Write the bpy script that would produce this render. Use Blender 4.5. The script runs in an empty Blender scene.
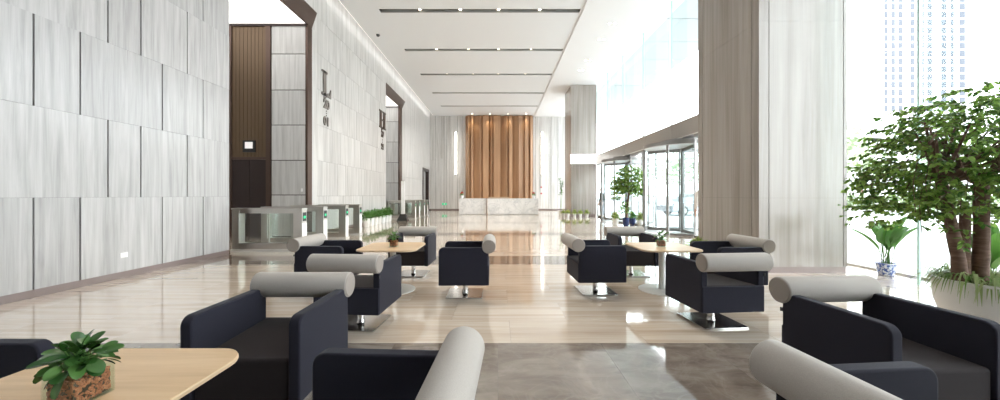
import bpy, bmesh, math, random
from mathutils import Vector, Matrix, Quaternion, Euler
R = math.radians
PI = math.pi
random.seed(7)
scene = bpy.context.scene
C = scene.collection

# ------------------------------------------------------------------ camera
F, EYE, VX, VY = 345.0, 1.30, 498.0, 195.0       # focal length in px, eye height, vanishing point
cam_d = bpy.data.cameras.new('camera'); cam = bpy.data.objects.new('camera', cam_d); C.objects.link(cam)
cam.location = (0, 0, EYE); cam.rotation_euler = (R(90), 0, 0)
cam_d.sensor_width = 36; cam_d.lens = 36*F/1000
cam_d.shift_x = (500-VX)/1000; cam_d.shift_y = -(200-VY)/1000
cam_d.clip_start = 0.05; cam_d.clip_end = 1500
scene.camera = cam

# ------------------------------------------------------------------ world, exposure
SKY = 4.2
w = bpy.data.worlds.new('world'); scene.world = w; w.use_nodes = True
bg = w.node_tree.nodes['Background']
bg.inputs[0].default_value = (0.935, 0.965, 1.0, 1); bg.inputs[1].default_value = SKY
vs = scene.view_settings
vs.view_transform = 'Standard'; vs.look = 'None'; vs.exposure = 0.88; vs.gamma = 1.0; vs.use_curve_mapping = False
cy = scene.cycles
cy.use_denoising = True
cy.max_bounces = 10; cy.diffuse_bounces = 6; cy.glossy_bounces = 5; cy.transmission_bounces = 6; cy.transparent_max_bounces = 24
cy.sample_clamp_indirect = 6.0; cy.caustics_reflective = False; cy.caustics_refractive = False
LAMP = 0.35                                        # scale of the lobby's own lamps

# ------------------------------------------------------------------ pixel helpers
def Yat(px, X): return F*X/(px-VX)                # depth of a line at side distance X seen at column px
def Yfloor(py): return F*EYE/(py-VY)
def Xat(px, Y): return (px-VX)/F*Y
def Zat(py, Y): return EYE-(py-VY)/F*Y

# ------------------------------------------------------------------ materials
MATS = {}
def nodes(name):
    m = bpy.data.materials.new(name); m.use_nodes = True
    nt = m.node_tree; return m, nt, nt.nodes['Principled BSDF']
def plain(name, col, rough=.5, metal=0, spec=.5, emit=None, es=0, coat=0, sheen=0, bump=0, bscale=200):
    if name in MATS: return MATS[name]
    m, nt, b = nodes(name)
    b.inputs['Base Color'].default_value = (*col, 1); b.inputs['Roughness'].default_value = rough
    b.inputs['Metallic'].default_value = metal; b.inputs['Specular IOR Level'].default_value = spec
    b.inputs['Coat Weight'].default_value = coat
    if sheen:
        b.inputs['Sheen Weight'].default_value = sheen; b.inputs['Sheen Roughness'].default_value = .4
    if emit:
        b.inputs['Emission Color'].default_value = (*emit, 1); b.inputs['Emission Strength'].default_value = es
    if bump:
        n = nt.nodes.new('ShaderNodeTexNoise'); n.inputs['Scale'].default_value = bscale; n.inputs['Detail'].default_value = 3
        bu = nt.nodes.new('ShaderNodeBump'); bu.inputs['Strength'].default_value = bump; bu.inputs['Distance'].default_value = .002
        tc = nt.nodes.new('ShaderNodeTexCoord'); nt.links.new(tc.outputs['Object'], n.inputs['Vector'])
        nt.links.new(n.outputs['Fac'], bu.inputs['Height']); nt.links.new(bu.outputs['Normal'], b.inputs['Normal'])
        mx = nt.nodes.new('ShaderNodeMix'); mx.data_type = 'RGBA'
        mx.inputs['A'].default_value = (*[c*.8 for c in col], 1); mx.inputs['B'].default_value = (*[min(1, c*1.2) for c in col], 1)
        nt.links.new(n.outputs['Fac'], mx.inputs['Factor']); nt.links.new(mx.outputs['Result'], b.inputs['Base Color'])
    MATS[name] = m; return m
def veined(name, cols, stretch, rough=.2, rand=.12, detail=6, coat=0, spec=.5, distort=.4, vein=None, bump=0, shift=37.0):
    """stone or timber whose veins run along one axis; cols = (dark, mid, light)"""
    m, nt, b = nodes(name); L = nt.links.new; N = nt.nodes.new
    geo = N('ShaderNodeNewGeometry'); oi = N('ShaderNodeObjectInfo')
    mul = N('ShaderNodeMath'); mul.operation = 'MULTIPLY'; mul.inputs[1].default_value = shift
    L(oi.outputs['Random'], mul.inputs[0])
    add = N('ShaderNodeVectorMath'); add.operation = 'ADD'; L(geo.outputs['Position'], add.inputs[0]); L(mul.outputs[0], add.inputs[1])
    mp = N('ShaderNodeMapping'); mp.inputs['Scale'].default_value = stretch; L(add.outputs[0], mp.inputs['Vector'])
    n1 = N('ShaderNodeTexNoise'); n1.inputs['Scale'].default_value = 1; n1.inputs['Detail'].default_value = detail
    n1.inputs['Roughness'].default_value = .62; n1.inputs['Distortion'].default_value = distort; L(mp.outputs[0], n1.inputs['Vector'])
    rp = N('ShaderNodeValToRGB'); e = rp.color_ramp.elements
    e[0].position = .30; e[0].color = (*cols[0], 1); e[1].position = .70; e[1].color = (*cols[2], 1)
    k = e.new(.5); k.color = (*cols[1], 1); L(n1.outputs['Fac'], rp.inputs['Fac'])
    hs = N('ShaderNodeHueSaturation'); L(rp.outputs['Color'], hs.inputs['Color'])
    mr = N('ShaderNodeMapRange'); mr.inputs['To Min'].default_value = 1-rand; mr.inputs['To Max'].default_value = 1+rand
    L(oi.outputs['Random'], mr.inputs['Value']); L(mr.outputs['Result'], hs.inputs['Value'])
    out = hs.outputs['Color']
    if vein:
        n2 = N('ShaderNodeTexNoise'); n2.inputs['Scale'].default_value = vein[0]; n2.inputs['Detail'].default_value = 8
        n2.inputs['Distortion'].default_value = 1.6; L(add.outputs[0], n2.inputs['Vector'])
        r2 = N('ShaderNodeValToRGB'); q = r2.color_ramp.elements
        q[0].position = .47; q[0].color = (0, 0, 0, 1); q[1].position = .53; q[1].color = (0, 0, 0, 1)
        kk = q.new(.5); kk.color = (1, 1, 1, 1); L(n2.outputs['Fac'], r2.inputs['Fac'])
        mm = N('ShaderNodeMath'); mm.operation = 'MULTIPLY'; mm.inputs[1].default_value = vein[2]; L(r2.outputs['Color'], mm.inputs[0])
        mx = N('ShaderNodeMix'); mx.data_type = 'RGBA'; mx.inputs['B'].default_value = (*vein[1], 1)
        L(mm.outputs[0], mx.inputs['Factor']); L(out, mx.inputs['A']); out = mx.outputs['Result']
    L(out, b.inputs['Base Color'])
    b.inputs['Roughness'].default_value = rough; b.inputs['Coat Weight'].default_value = coat; b.inputs['Coat Roughness'].default_value = .045; b.inputs['Coat IOR'].default_value = 1.6
    b.inputs['Specular IOR Level'].default_value = spec
    if bump:
        bu = N('ShaderNodeBump'); bu.inputs['Strength'].default_value = bump; bu.inputs['Distance'].default_value = .004
        L(n1.outputs['Fac'], bu.inputs['Height']); L(bu.outputs['Normal'], b.inputs['Normal'])
    MATS[name] = m; return m
def glass(name, tint=(1, 1, 1), refl=1.0, haze=0.0, hazecol=(.9, .95, 1)):
    m = bpy.data.materials.new(name); m.use_nodes = True; nt = m.node_tree; nt.nodes.clear(); N = nt.nodes.new; L = nt.links.new
    o = N('ShaderNodeOutputMaterial'); t = N('ShaderNodeBsdfTransparent'); t.inputs[0].default_value = (*tint, 1)
    g = N('ShaderNodeBsdfGlossy'); g.inputs['Roughness'].default_value = .01; g.inputs['Color'].default_value = (1, 1, 1, 1)
    ge = N('ShaderNodeNewGeometry'); dt = N('ShaderNodeVectorMath'); dt.operation = 'DOT_PRODUCT'
    L(ge.outputs['Normal'], dt.inputs[0]); L(ge.outputs['Incoming'], dt.inputs[1])
    def mth(op, a, b=None):
        q = N('ShaderNodeMath'); q.operation = op
        if isinstance(a, (int, float)): q.inputs[0].default_value = a
        else: L(a, q.inputs[0])
        if b is not None: q.inputs[1].default_value = b
        return q.outputs[0]
    om = N('ShaderNodeMath'); om.operation = 'SUBTRACT'; om.inputs[0].default_value = 1.0; L(mth('ABSOLUTE', dt.outputs['Value']), om.inputs[1]); om.use_clamp = True
    sch = mth('ADD', mth('MULTIPLY', mth('POWER', om.outputs[0], 5.0), .96), .04)
    mu = N('ShaderNodeMath'); mu.operation = 'MULTIPLY'; mu.inputs[1].default_value = .7*refl; L(sch, mu.inputs[0])
    mx = N('ShaderNodeMixShader'); L(mu.outputs[0], mx.inputs[0]); L(t.outputs[0], mx.inputs[1]); L(g.outputs[0], mx.inputs[2])
    last = mx
    if haze:
        d = N('ShaderNodeBsdfDiffuse'); d.inputs[0].default_value = (*hazecol, 1)
        tr = N('ShaderNodeBsdfTranslucent'); tr.inputs[0].default_value = (*hazecol, 1)
        a = N('ShaderNodeMixShader'); a.inputs[0].default_value = .5; L(d.outputs[0], a.inputs[1]); L(tr.outputs[0], a.inputs[2])
        m2 = N('ShaderNodeMixShader'); m2.inputs[0].default_value = haze; L(mx.outputs[0], m2.inputs[1]); L(a.outputs[0], m2.inputs[2]); last = m2
    L(last.outputs[0], o.inputs[0]); MATS[name] = m; return m
def leafmat(name, c1, c2, rough=.4, trans=.25):
    m = bpy.data.materials.new(name); m.use_nodes = True; nt = m.node_tree; N = nt.nodes.new; L = nt.links.new
    b = nt.nodes['Principled BSDF']; o = nt.nodes['Material Output']
    geo = N('ShaderNodeNewGeometry'); mx = N('ShaderNodeMix'); mx.data_type = 'RGBA'
    oi = N('ShaderNodeObjectInfo'); ad = N('ShaderNodeMath'); ad.operation = 'ADD'; fr = N('ShaderNodeMath'); fr.operation = 'FRACT'
    L(geo.outputs['Random Per Island'], ad.inputs[0]); L(oi.outputs['Random'], ad.inputs[1]); L(ad.outputs[0], fr.inputs[0])
    mx.inputs['A'].default_value = (*c1, 1); mx.inputs['B'].default_value = (*c2, 1)
    L(fr.outputs[0], mx.inputs['Factor']); L(mx.outputs['Result'], b.inputs['Base Color'])
    b.inputs['Roughness'].default_value = rough
    t = N('ShaderNodeBsdfTranslucent'); L(mx.outputs['Result'], t.inputs[0])
    ms = N('ShaderNodeMixShader'); ms.inputs[0].default_value = trans; L(b.outputs[0], ms.inputs[1]); L(t.outputs[0], ms.inputs[2]); L(ms.outputs[0], o.inputs[0])
    MATS[name] = m; return m

M = {}
M['wallstone'] = veined('wall_travertine', ((.36, .356, .358), (.465, .461, .463), (.55, .546, .548)), (16, 16, .7), rough=.22, rand=.07, spec=.6)
M['wallstone2'] = veined('lift_wall_travertine', ((.43, .425, .415), (.55, .545, .535), (.65, .645, .635)), (9, 9, .5), rough=.3, rand=.06)
M['backstone'] = veined('back_wall_travertine', ((.46, .44, .42), (.61, .595, .58), (.73, .72, .71)), (5, 5, .25), rough=.3, rand=.07)
M['colstone'] = veined('column_travertine', ((.25, .222, .198), (.335, .303, .274), (.41, .376, .345)), (7, 7, .22), rough=.16, rand=.0, spec=.6, shift=0)
M['floor'] = veined('floor_travertine', ((.48, .38, .29), (.61, .51, .415), (.70, .615, .525)), (.45, 9, 9), rough=.09, rand=.05, spec=.5, distort=.7, coat=.75)
M['band'] = veined('floor_brown_marble', ((.15, .12, .095), (.22, .18, .15), (.31, .27, .23)), (2.2, 5, 5), rough=.08, rand=.05, spec=.5, coat=.6, distort=1.2, vein=(3, (.34, .30, .27), .25))
M['marble'] = veined('white_marble', ((.62, .63, .64), (.74, .75, .76), (.82, .82, .83)), (1.6, 1.6, 1.6), rough=.2, rand=.02, vein=(1.4, (.45, .47, .5), .6))
M['joint'] = plain('dark_joint', (.10, .085, .085), .8)
M['skirt'] = plain('brown_skirting', (.23, .18, .17), .3, .3)
M['ceil'] = plain('ceiling_paint', (.76, .785, .81), .8)
M['ceilw'] = plain('white_ceiling_paint', (.80, .815, .83), .8)
M['slot'] = plain('slot_black', (.02, .02, .02), .7)
M['slotgrey'] = plain('slot_grey', (.45, .46, .45), .6)
M['bronze'] = plain('dark_bronze', (.10, .065, .052), .32, .65)
M['bronzedk'] = plain('black_bronze', (.045, .032, .03), .35, .5)
M['bronzebr'] = plain('golden_bronze', (.13, .085, .05), .38, .5)
M['steel'] = plain('brushed_steel', (.55, .53, .50), .28, 1.0)
M['chrome'] = plain('polished_steel', (.60, .585, .565), .17, 1.0)
M['frame'] = plain('grey_door_metal', (.30, .29, .28), .35, .8)
M['white'] = plain('white_paint', (.82, .82, .82), .4)
M['fabric'] = plain('navy_black_fabric', (.0185, .0188, .0295), .9, spec=.25, sheen=.08, bump=.25, bscale=350)
M['seatfab'] = plain('seat_fabric_grazing_tint', (.024, .0195, .021), .9, spec=.25, sheen=.06, bump=.25, bscale=350)  # chair fabric warmed to brown for light grazing the seat
M['bolster'] = plain('warm_grey_fabric', (.395, .365, .335), .85, sheen=.15, bump=.2, bscale=350)
M['bolstercap'] = plain('grey_cap_fabric', (.30, .265, .238), .85, sheen=.05, bump=.2, bscale=350)
M['oak'] = veined('pale_oak', ((.52, .345, .185), (.62, .43, .245), (.69, .50, .305)), (1.2, 16, 16), rough=.32, rand=.03, distort=.5)
M['oakedge'] = veined('oak_edge', ((.55, .40, .25), (.64, .48, .32), (.70, .54, .38)), (2, 2, 60), rough=.4, rand=.02)
M['walnut'] = veined('feature_wood', ((.32, .175, .09), (.385, .22, .12), (.44, .26, .145)), (6, 6, .25), rough=.5, rand=.08)
M['deskwood'] = plain('desk_wood', (.42, .31, .22), .4)
M['pane'] = glass('clear_glass', (.97, .985, .98))
M['greenpane'] = glass('green_fin_glass', (.95, .985, .975), .15)
M['finedge'] = plain('green_glass_edge', (.50, .76, .69), .15, spec=.6)
M['frost'] = glass('frosted_band', (.97, .985, .98), .5, .45)
M['vaseglass'] = glass('vase_glass', (.93, .97, .95), 1.0)
M['drumglass'] = glass('drum_glass', (.93, .965, .97), 1.0)
M['glow'] = plain('luminous_ceiling', (.9, .9, .9), .5, emit=(1, .985, .96), es=1.0)
M['lamp'] = plain('lamp_glow', (.9, .9, .9), .5, emit=(1, .86, .66), es=7)
M['tube'] = plain('tube_glow', (.9, .9, .9), .5, emit=(1, .97, .9), es=4)
M['cove'] = plain('cove_glow', (.9, .9, .9), .5, emit=(1, .98, .94), es=.9)
M['box'] = plain('reflection_glow', (.9, .9, .9), .5, emit=(1, .99, .97), es=1.6)  # emission imitates the bright reflection on the far column
M['exit'] = plain('exit_green', (.02, .45, .2), .5, emit=(.03, .8, .35), es=.3)
M['screen'] = plain('lift_screen', (.6, .58, .57), .4, emit=(.9, .87, .86), es=.35)
M['black'] = plain('black_plastic', (.012, .012, .013), .4)
M['letter'] = plain('letter_metal', (.22, .20, .185), .35, .6)
M['letterdk'] = plain('dark_letter_metal', (.10, .075, .06), .35, .6)
M['ficus'] = leafmat('ficus_leaf', (.05, .14, .025), (.33, .50, .11), .35, .55)
M['jade'] = leafmat('glossy_leaf', (.02, .075, .015), (.075, .17, .04), .25, .12)
M['broad'] = leafmat('broad_leaf', (.03, .13, .025), (.12, .27, .05), .3, .3)
M['spider'] = leafmat('striped_leaf', (.15, .28, .07), (.50, .56, .30), .4, .35)
M['bush'] = leafmat('bush_leaf', (.05, .17, .03), (.16, .36, .08), .45, .3)
M['lime'] = leafmat('lime_leaf', (.18, .30, .05), (.55, .60, .18), .45, .3)
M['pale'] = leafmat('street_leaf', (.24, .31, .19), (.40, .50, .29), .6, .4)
M['bark'] = veined('bark', ((.09, .05, .033), (.17, .10, .07), (.25, .16, .12)), (8, 8, 40), rough=.8, rand=.1, bump=1.0)
M['soil'] = plain('soil', (.05, .035, .025), .9)
M['ceramic'] = plain('white_ceramic', (.80, .80, .79), .18)
M['navyceramic'] = plain('navy_ceramic', (.02, .035, .12), .2)
M['clay'] = veined('clay_pebble', ((.20, .06, .03), (.40, .14, .065), (.56, .25, .13)), (90, 90, 90), rough=.85, rand=.05)
M['red'] = plain('red_flower', (.55, .03, .03), .5)
M['concrete'] = veined('outdoor_paving', ((.60, .60, .60), (.67, .67, .67), (.72, .72, .72)), (.6, .6, .6), rough=.8, rand=.0)
M['road'] = plain('pale_road', (.30, .30, .31), .8)
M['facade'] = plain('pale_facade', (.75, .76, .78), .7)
M['farwin'] = plain('far_window', (.085, .095, .115), .6, spec=.2)
M['soffit'] = plain('pale_blue_soffit', (.40, .435, .46), .5)
M['carpaint'] = plain('silver_car', (.35, .37, .40), .25, .5)
M['skin'] = plain('skin', (.55, .33, .24), .5)
M['hair'] = plain('dark_hair', (.015, .012, .01), .5)
M['suit'] = plain('dark_suit', (.03, .035, .05), .8)
M['shirt'] = plain('pale_shirt', (.70, .66, .62), .8)
M['greytrouser'] = plain('grey_trouser', (.16, .17, .20), .8)

# blue and white porcelain
m, nt, b = nodes('blue_white_porcelain')
n = nt.nodes.new('ShaderNodeTexNoise'); n.inputs['Scale'].default_value = 26; n.inputs['Detail'].default_value = 3; n.inputs['Distortion'].default_value = 1.5
tc = nt.nodes.new('ShaderNodeTexCoord'); nt.links.new(tc.outputs['Object'], n.inputs['Vector'])
rp = nt.nodes.new('ShaderNodeValToRGB'); rp.color_ramp.elements[0].position = .47; rp.color_ramp.elements[0].color = (.05, .10, .36, 1)
rp.color_ramp.elements[1].position = .54; rp.color_ramp.elements[1].color = (.62, .67, .76, 1)
nt.links.new(n.outputs['Fac'], rp.inputs['Fac']); nt.links.new(rp.outputs['Color'], b.inputs['Base Color']); b.inputs['Roughness'].default_value = .15
M['porcelain'] = m

# ------------------------------------------------------------------ mesh helpers
class MB:
    def __init__(s): s.v = []; s.f = []
    def add(s, vs, fs):
        o = len(s.v); s.v += [tuple(v) for v in vs]; s.f += [tuple(i+o for i in f) for f in fs]; return s
    def box(s, x0, x1, y0, y1, z0, z1):
        return s.add([(x0,y0,z0),(x1,y0,z0),(x1,y1,z0),(x0,y1,z0),(x0,y0,z1),(x1,y0,z1),(x1,y1,z1),(x0,y1,z1)],
                     [(0,3,2,1),(4,5,6,7),(0,1,5,4),(1,2,6,5),(2,3,7,6),(3,0,4,7)])
    def lathe(s, prof, n=24, axis='z', at=(0,0,0), cap=True):
        vs = []
        for r, h in prof:
            for k in range(n):
                a = 2*PI*k/n; c, q = r*math.cos(a), r*math.sin(a)
                p = (c, q, h) if axis == 'z' else ((h, c, q) if axis == 'x' else (q, h, c))
                vs.append((p[0]+at[0], p[1]+at[1], p[2]+at[2]))
        fs = []
        for j in range(len(prof)-1):
            for k in range(n):
                k2 = (k+1) % n; fs.append((j*n+k, j*n+k2, (j+1)*n+k2, (j+1)*n+k))
        if cap:
            fs.append(tuple(reversed(range(n)))); fs.append(tuple((len(prof)-1)*n+k for k in range(n)))
        return s.add(vs, fs)
    def cyl(s, c, r, z0, z1, n=20): return s.lathe([(r, z0), (r, z1)], n, 'z', (c[0], c[1], 0))
    def tube(s, pts, rad, n=8):
        pts = [Vector(p) for p in pts]; vs = []; fs = []
        if not isinstance(rad, (list, tuple)): rad = [rad]*len(pts)
        for i, p in enumerate(pts):
            d = (pts[min(i+1, len(pts)-1)]-pts[max(i-1, 0)]).normalized()
            u = d.orthogonal().normalized() if i == 0 else (u-d*u.dot(d)).normalized()
            v = d.cross(u)
            for k in range(n):
                a = 2*PI*k/n; vs.append(p+u*math.cos(a)*rad[i]+v*math.sin(a)*rad[i])
        for i in range(len(pts)-1):
            for k in range(n):
                k2 = (k+1) % n; fs.append((i*n+k, i*n+k2, (i+1)*n+k2, (i+1)*n+k))
        fs.append(tuple(reversed(range(n)))); fs.append(tuple((len(pts)-1)*n+k for k in range(n)))
        return s.add(vs, fs)
    def prism(s, poly, a, b, axis='z'):
        n = len(poly)
        f = {'z': lambda p, h: (p[0], p[1], h), 'x': lambda p, h: (h, p[0], p[1]), 'y': lambda p, h: (p[0], h, p[1])}[axis]
        vs = [f(p, a) for p in poly]+[f(p, b) for p in poly]
        fs = [tuple(reversed(range(n))), tuple(range(n, 2*n))]+[(k, (k+1) % n, n+(k+1) % n, n+k) for k in range(n)]
        return s.add(vs, fs)
    def leaf(s, p, d, up, L, W, fold=.25, droop=.15):
        p = Vector(p); d = Vector(d).normalized(); up = Vector(up)
        sd = d.cross(up)
        if sd.length < 1e-4: sd = d.orthogonal()
        sd.normalize(); nn = sd.cross(d).normalized()
        pts = [p, p+d*L*.35+sd*W*.5+nn*W*fold, p+d*L*.72+sd*W*.36+nn*(W*fold-L*droop*.5), p+d*L-nn*L*droop,
               p+d*L*.72-sd*W*.36+nn*(W*fold-L*droop*.5), p+d*L*.35-sd*W*.5+nn*W*fold, p+d*L*.5-nn*L*droop*.1]
        return s.add(pts, [(0, 1, 6), (1, 2, 6), (2, 3, 6), (3, 4, 6), (4, 5, 6), (5, 0, 6)])
    def mesh(s, name, smooth=False, fix=True):
        me = bpy.data.meshes.new(name); me.from_pydata(s.v, [], s.f); me.update()
        if fix:
            bm = bmesh.new(); bm.from_mesh(me); bmesh.ops.recalc_face_normals(bm, faces=bm.faces); bm.to_mesh(me); bm.free()
        if smooth:
            me.polygons.foreach_set('use_smooth', [True]*len(me.polygons))
            try: me.set_sharp_from_angle(angle=R(38))
            except Exception: pass
        return me
    def build(s, name, mat, parent=None, smooth=False, bevel=0, seg=2, loc=None, fix=True):
        me = s.mesh(name, smooth or bevel > 0, fix); me.materials.append(M[mat] if isinstance(mat, str) else mat)
        o = bpy.data.objects.new(name, me); C.objects.link(o)
        if parent: o.parent = parent
        if loc: o.location = loc
        if bevel:
            md = o.modifiers.new('bevel', 'BEVEL'); md.width = bevel; md.segments = seg; md.limit_method = 'ANGLE'; md.angle_limit = R(40); md.harden_normals = True
        return o
def rrect(x0, x1, y0, y1, rs, n=6):
    """rounded rectangle, corner radii rs for (x0,y0),(x1,y0),(x1,y1),(x0,y1)"""
    out = []
    for (cx, cy_, sx, sy, a0), r in zip(((x0,y0,1,1,180),(x1,y0,-1,1,270),(x1,y1,-1,-1,0),(x0,y1,1,-1,90)), rs):
        if r <= 0: out.append((cx, cy_)); continue
        for k in range(n+1):
            a = R(a0+90*k/n); out.append((cx+sx*r+r*math.cos(a), cy_+sy*r+r*math.sin(a)))
    return out
def empty(name, loc=(0,0,0), rz=0):
    o = bpy.data.objects.new(name, None); C.objects.link(o); o.location = loc; o.rotation_euler = (0,0,rz); o.empty_display_size = .1; return o
def tag(o, label=None, cat=None, group=None, kind=None):
    if label: o['label'] = label
    if cat: o['category'] = cat
    if group: o['group'] = group
    if kind: o['kind'] = kind
    return o
def copy_tree(o, parent=None):
    c = o.copy(); C.objects.link(c)
    if parent is not None: c.parent = parent
    for ch in list(o.children): copy_tree(ch, c)
    return c
UNIT = {}
def piece(name, mat, x0, x1, y0, y1, z0, z1, parent):
    """a box-shaped piece that shares one unit-cube mesh per material"""
    if mat not in UNIT:
        me = MB().box(-.5,.5,-.5,.5,-.5,.5).mesh('piece_'+mat); me.materials.append(M[mat]); UNIT[mat] = me
    o = bpy.data.objects.new(name, UNIT[mat]); C.objects.link(o); o.parent = parent
    o.location = ((x0+x1)/2, (y0+y1)/2, (z0+z1)/2); o.scale = (x1-x0, y1-y0, z1-z0); return o

# ================================================================== SETTING
WX = -5.885; GX = 6.60; YB = 29.86; Y0 = -3.5; ZC = 8.13
O1a, O1b, O1c = Yat(229, WX), Yat(307, WX), Yat(316.6, WX)          # first lift lobby: near edge, inner jamb, outer jamb
O2a, O2b, O2c = Yat(386, WX), Yat(399, WX), Yat(405, WX)
O3a, O3b = Yat(422.5, WX), Yat(428.6, WX)
ZH0, ZH1 = 6.57, 7.20                                               # portal head
LD = 3.9                                                            # depth of the lift lobbies

# ---- floor
fl = MB().box(WX-LD, GX+.1, Y0, YB+.2, -.15, -.006).build('floor', 'joint'); tag(fl, kind='structure')
rnd = random.Random(3)
def tiles(ya, yb, rows, wid, mat, xa=WX, xb=GX-.02, off=.5):
    dy = (yb-ya)/rows; n = 0
    for r in range(rows):
        x = xa-(r % 2)*wid*off-rnd.random()*.0
        while x < xb:
            a, b_ = max(x, xa), min(x+wid, xb)
            if b_-a > .05:
                piece('tile', mat, a+.0008, b_-.0008, ya+r*dy+.0008, ya+(r+1)*dy-.0008, -.006, 0, fl); n += 1
            x += wid
    return n
tiles(.33, 3.03, 3, .9, 'band', -3.6, 4.5, .0)
tiles(3.03, 6.45, 6, 1.2, 'floor')
tiles(6.45, 7.35, 1, .9, 'band')
tiles(7.35, 11.07, 6, 1.2, 'floor')
tiles(11.07, 11.96, 1, .9, 'band')
tiles(11.96, 15.7, 6, 1.2, 'floor')
fb = MB()
for a, b_ in ((16.6, 20.3), (21.2, 24.9), (25.8, YB)): fb.box(WX, GX, a, b_, -.006, 0)
fb.box(WX-LD, WX, O1a-.3, O2c+.5, -.006, 0)
fb.build('floor_slab', 'floor', fl)
fb = MB()
for a, b_ in ((15.7, 16.6), (20.3, 21.2), (24.9, 25.8)): fb.box(WX, GX, a, b_, -.006, 0)
fb.box(WX, GX, Y0, .33, -.006, 0).box(WX, -3.6, .33, 3.03, -.006, 0).box(4.5, GX, .33, 3.03, -.006, 0)
fb.build('floor_band', 'band', fl)

# ---- left wall: backing with openings, skirting, stone panels
wl = MB()
T = .25
for a, b_ in ((Y0, O1a), (O1c, O2a), (O2c, O3a), (O3b, YB)): wl.box(WX-T, WX-.03, a, b_, 0, 8.6)
wl.box(WX-T, WX-.03, O1a, O1c, ZH1, 8.6).box(WX-T, WX-.03, O2a, O2c, ZH1, 8.6).box(WX-T, WX-.03, O3a, O3b, 3.4, 8.6)
wl = wl.build('wall_left', 'joint'); tag(wl, kind='structure')
bb = MB()
for a, b_ in ((Y0, O1a), (O1c, O2a), (O2c, O3a)): bb.box(WX-.03, WX-.004, a, b_, 0, .10)
tag(bb.build('baseboard_left', 'skirt'), kind='structure')
ROW = 1.166
seamA = [Yat(p, WX) for p in (32, 79, 161.5, 202.5)]; seamB = [Yat(p, WX) for p in (107, 140, 186.5)]
def course(ys, z0, z1, mat, gap, rr):
    for a, b_ in zip(ys[:-1], ys[1:]):
        pr = rr.random()*.006
        piece('stone_panel', mat, WX-.03, WX+pr, a+gap, b_, z0+.001, z1-.001, wl)
zs = [.10+ROW*k for k in range(7)]+[8.55]
for k in range(7):
    s = seamA if k % 2 == 0 else seamB
    first = s[0]; back = []
    y = first; i = 0
    while y > Y0+.6:
        y -= (1.24, .87, .5, .74)[i % 4] if k % 2 else (.87, 1.24, .5, .74)[i % 4]; i += 1; back.insert(0, y)
    back = [max(q, Y0) for q in back]
    course(back+s+[O1a], zs[k], zs[k+1], 'wallstone', .022, rnd)
def narrow(ya, yb, z0, z1s, n, rr):
    for k in range(len(z1s)-1):
        ys = [ya]; stag = (k % 3)/3.0
        for j in range(n):
            q = ya+(yb-ya)*(j+stag)/n
            if q > ya+.1: ys.append(q)
        ys.append(yb)
        for a, b_ in zip(ys[:-1], ys[1:]):
            piece('stone_panel', 'wallstone2', WX-.03, WX+rr.random()*.006, a+.003, b_-.003, z1s[k]+.003, z1s[k+1]-.003, wl)
narrow(O1c, O2a, .1, zs, 11, rnd)
fw = MB()
for k in range(7):
    for j in range(8):
        fw.box(WX-.03, WX+rnd.random()*.004, O2c+(O3a-O2c)*j/8+.003, O2c+(O3a-O2c)*(j+1)/8-.003, zs[k]+.003, zs[k+1]-.003)
fw.box(WX-.03, WX, O3b, YB, .1, 8.55).box(WX-.03, WX, O3a, O3b, 3.45, 8.55)
tag(fw.build('far_stone_panels', 'wallstone2', wl), kind='stuff')
for (a, c_) in ((O1a, O1c), (O2a, O2c)):
    for j in range(5):
        q0, q1 = a+(c_-a)*j/5, a+(c_-a)*(j+1)/5
        piece('stone_panel', 'wallstone2', WX-.03, WX+.002, q0+.003, q1-.003, ZH1+.003, 8.55, wl)

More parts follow.
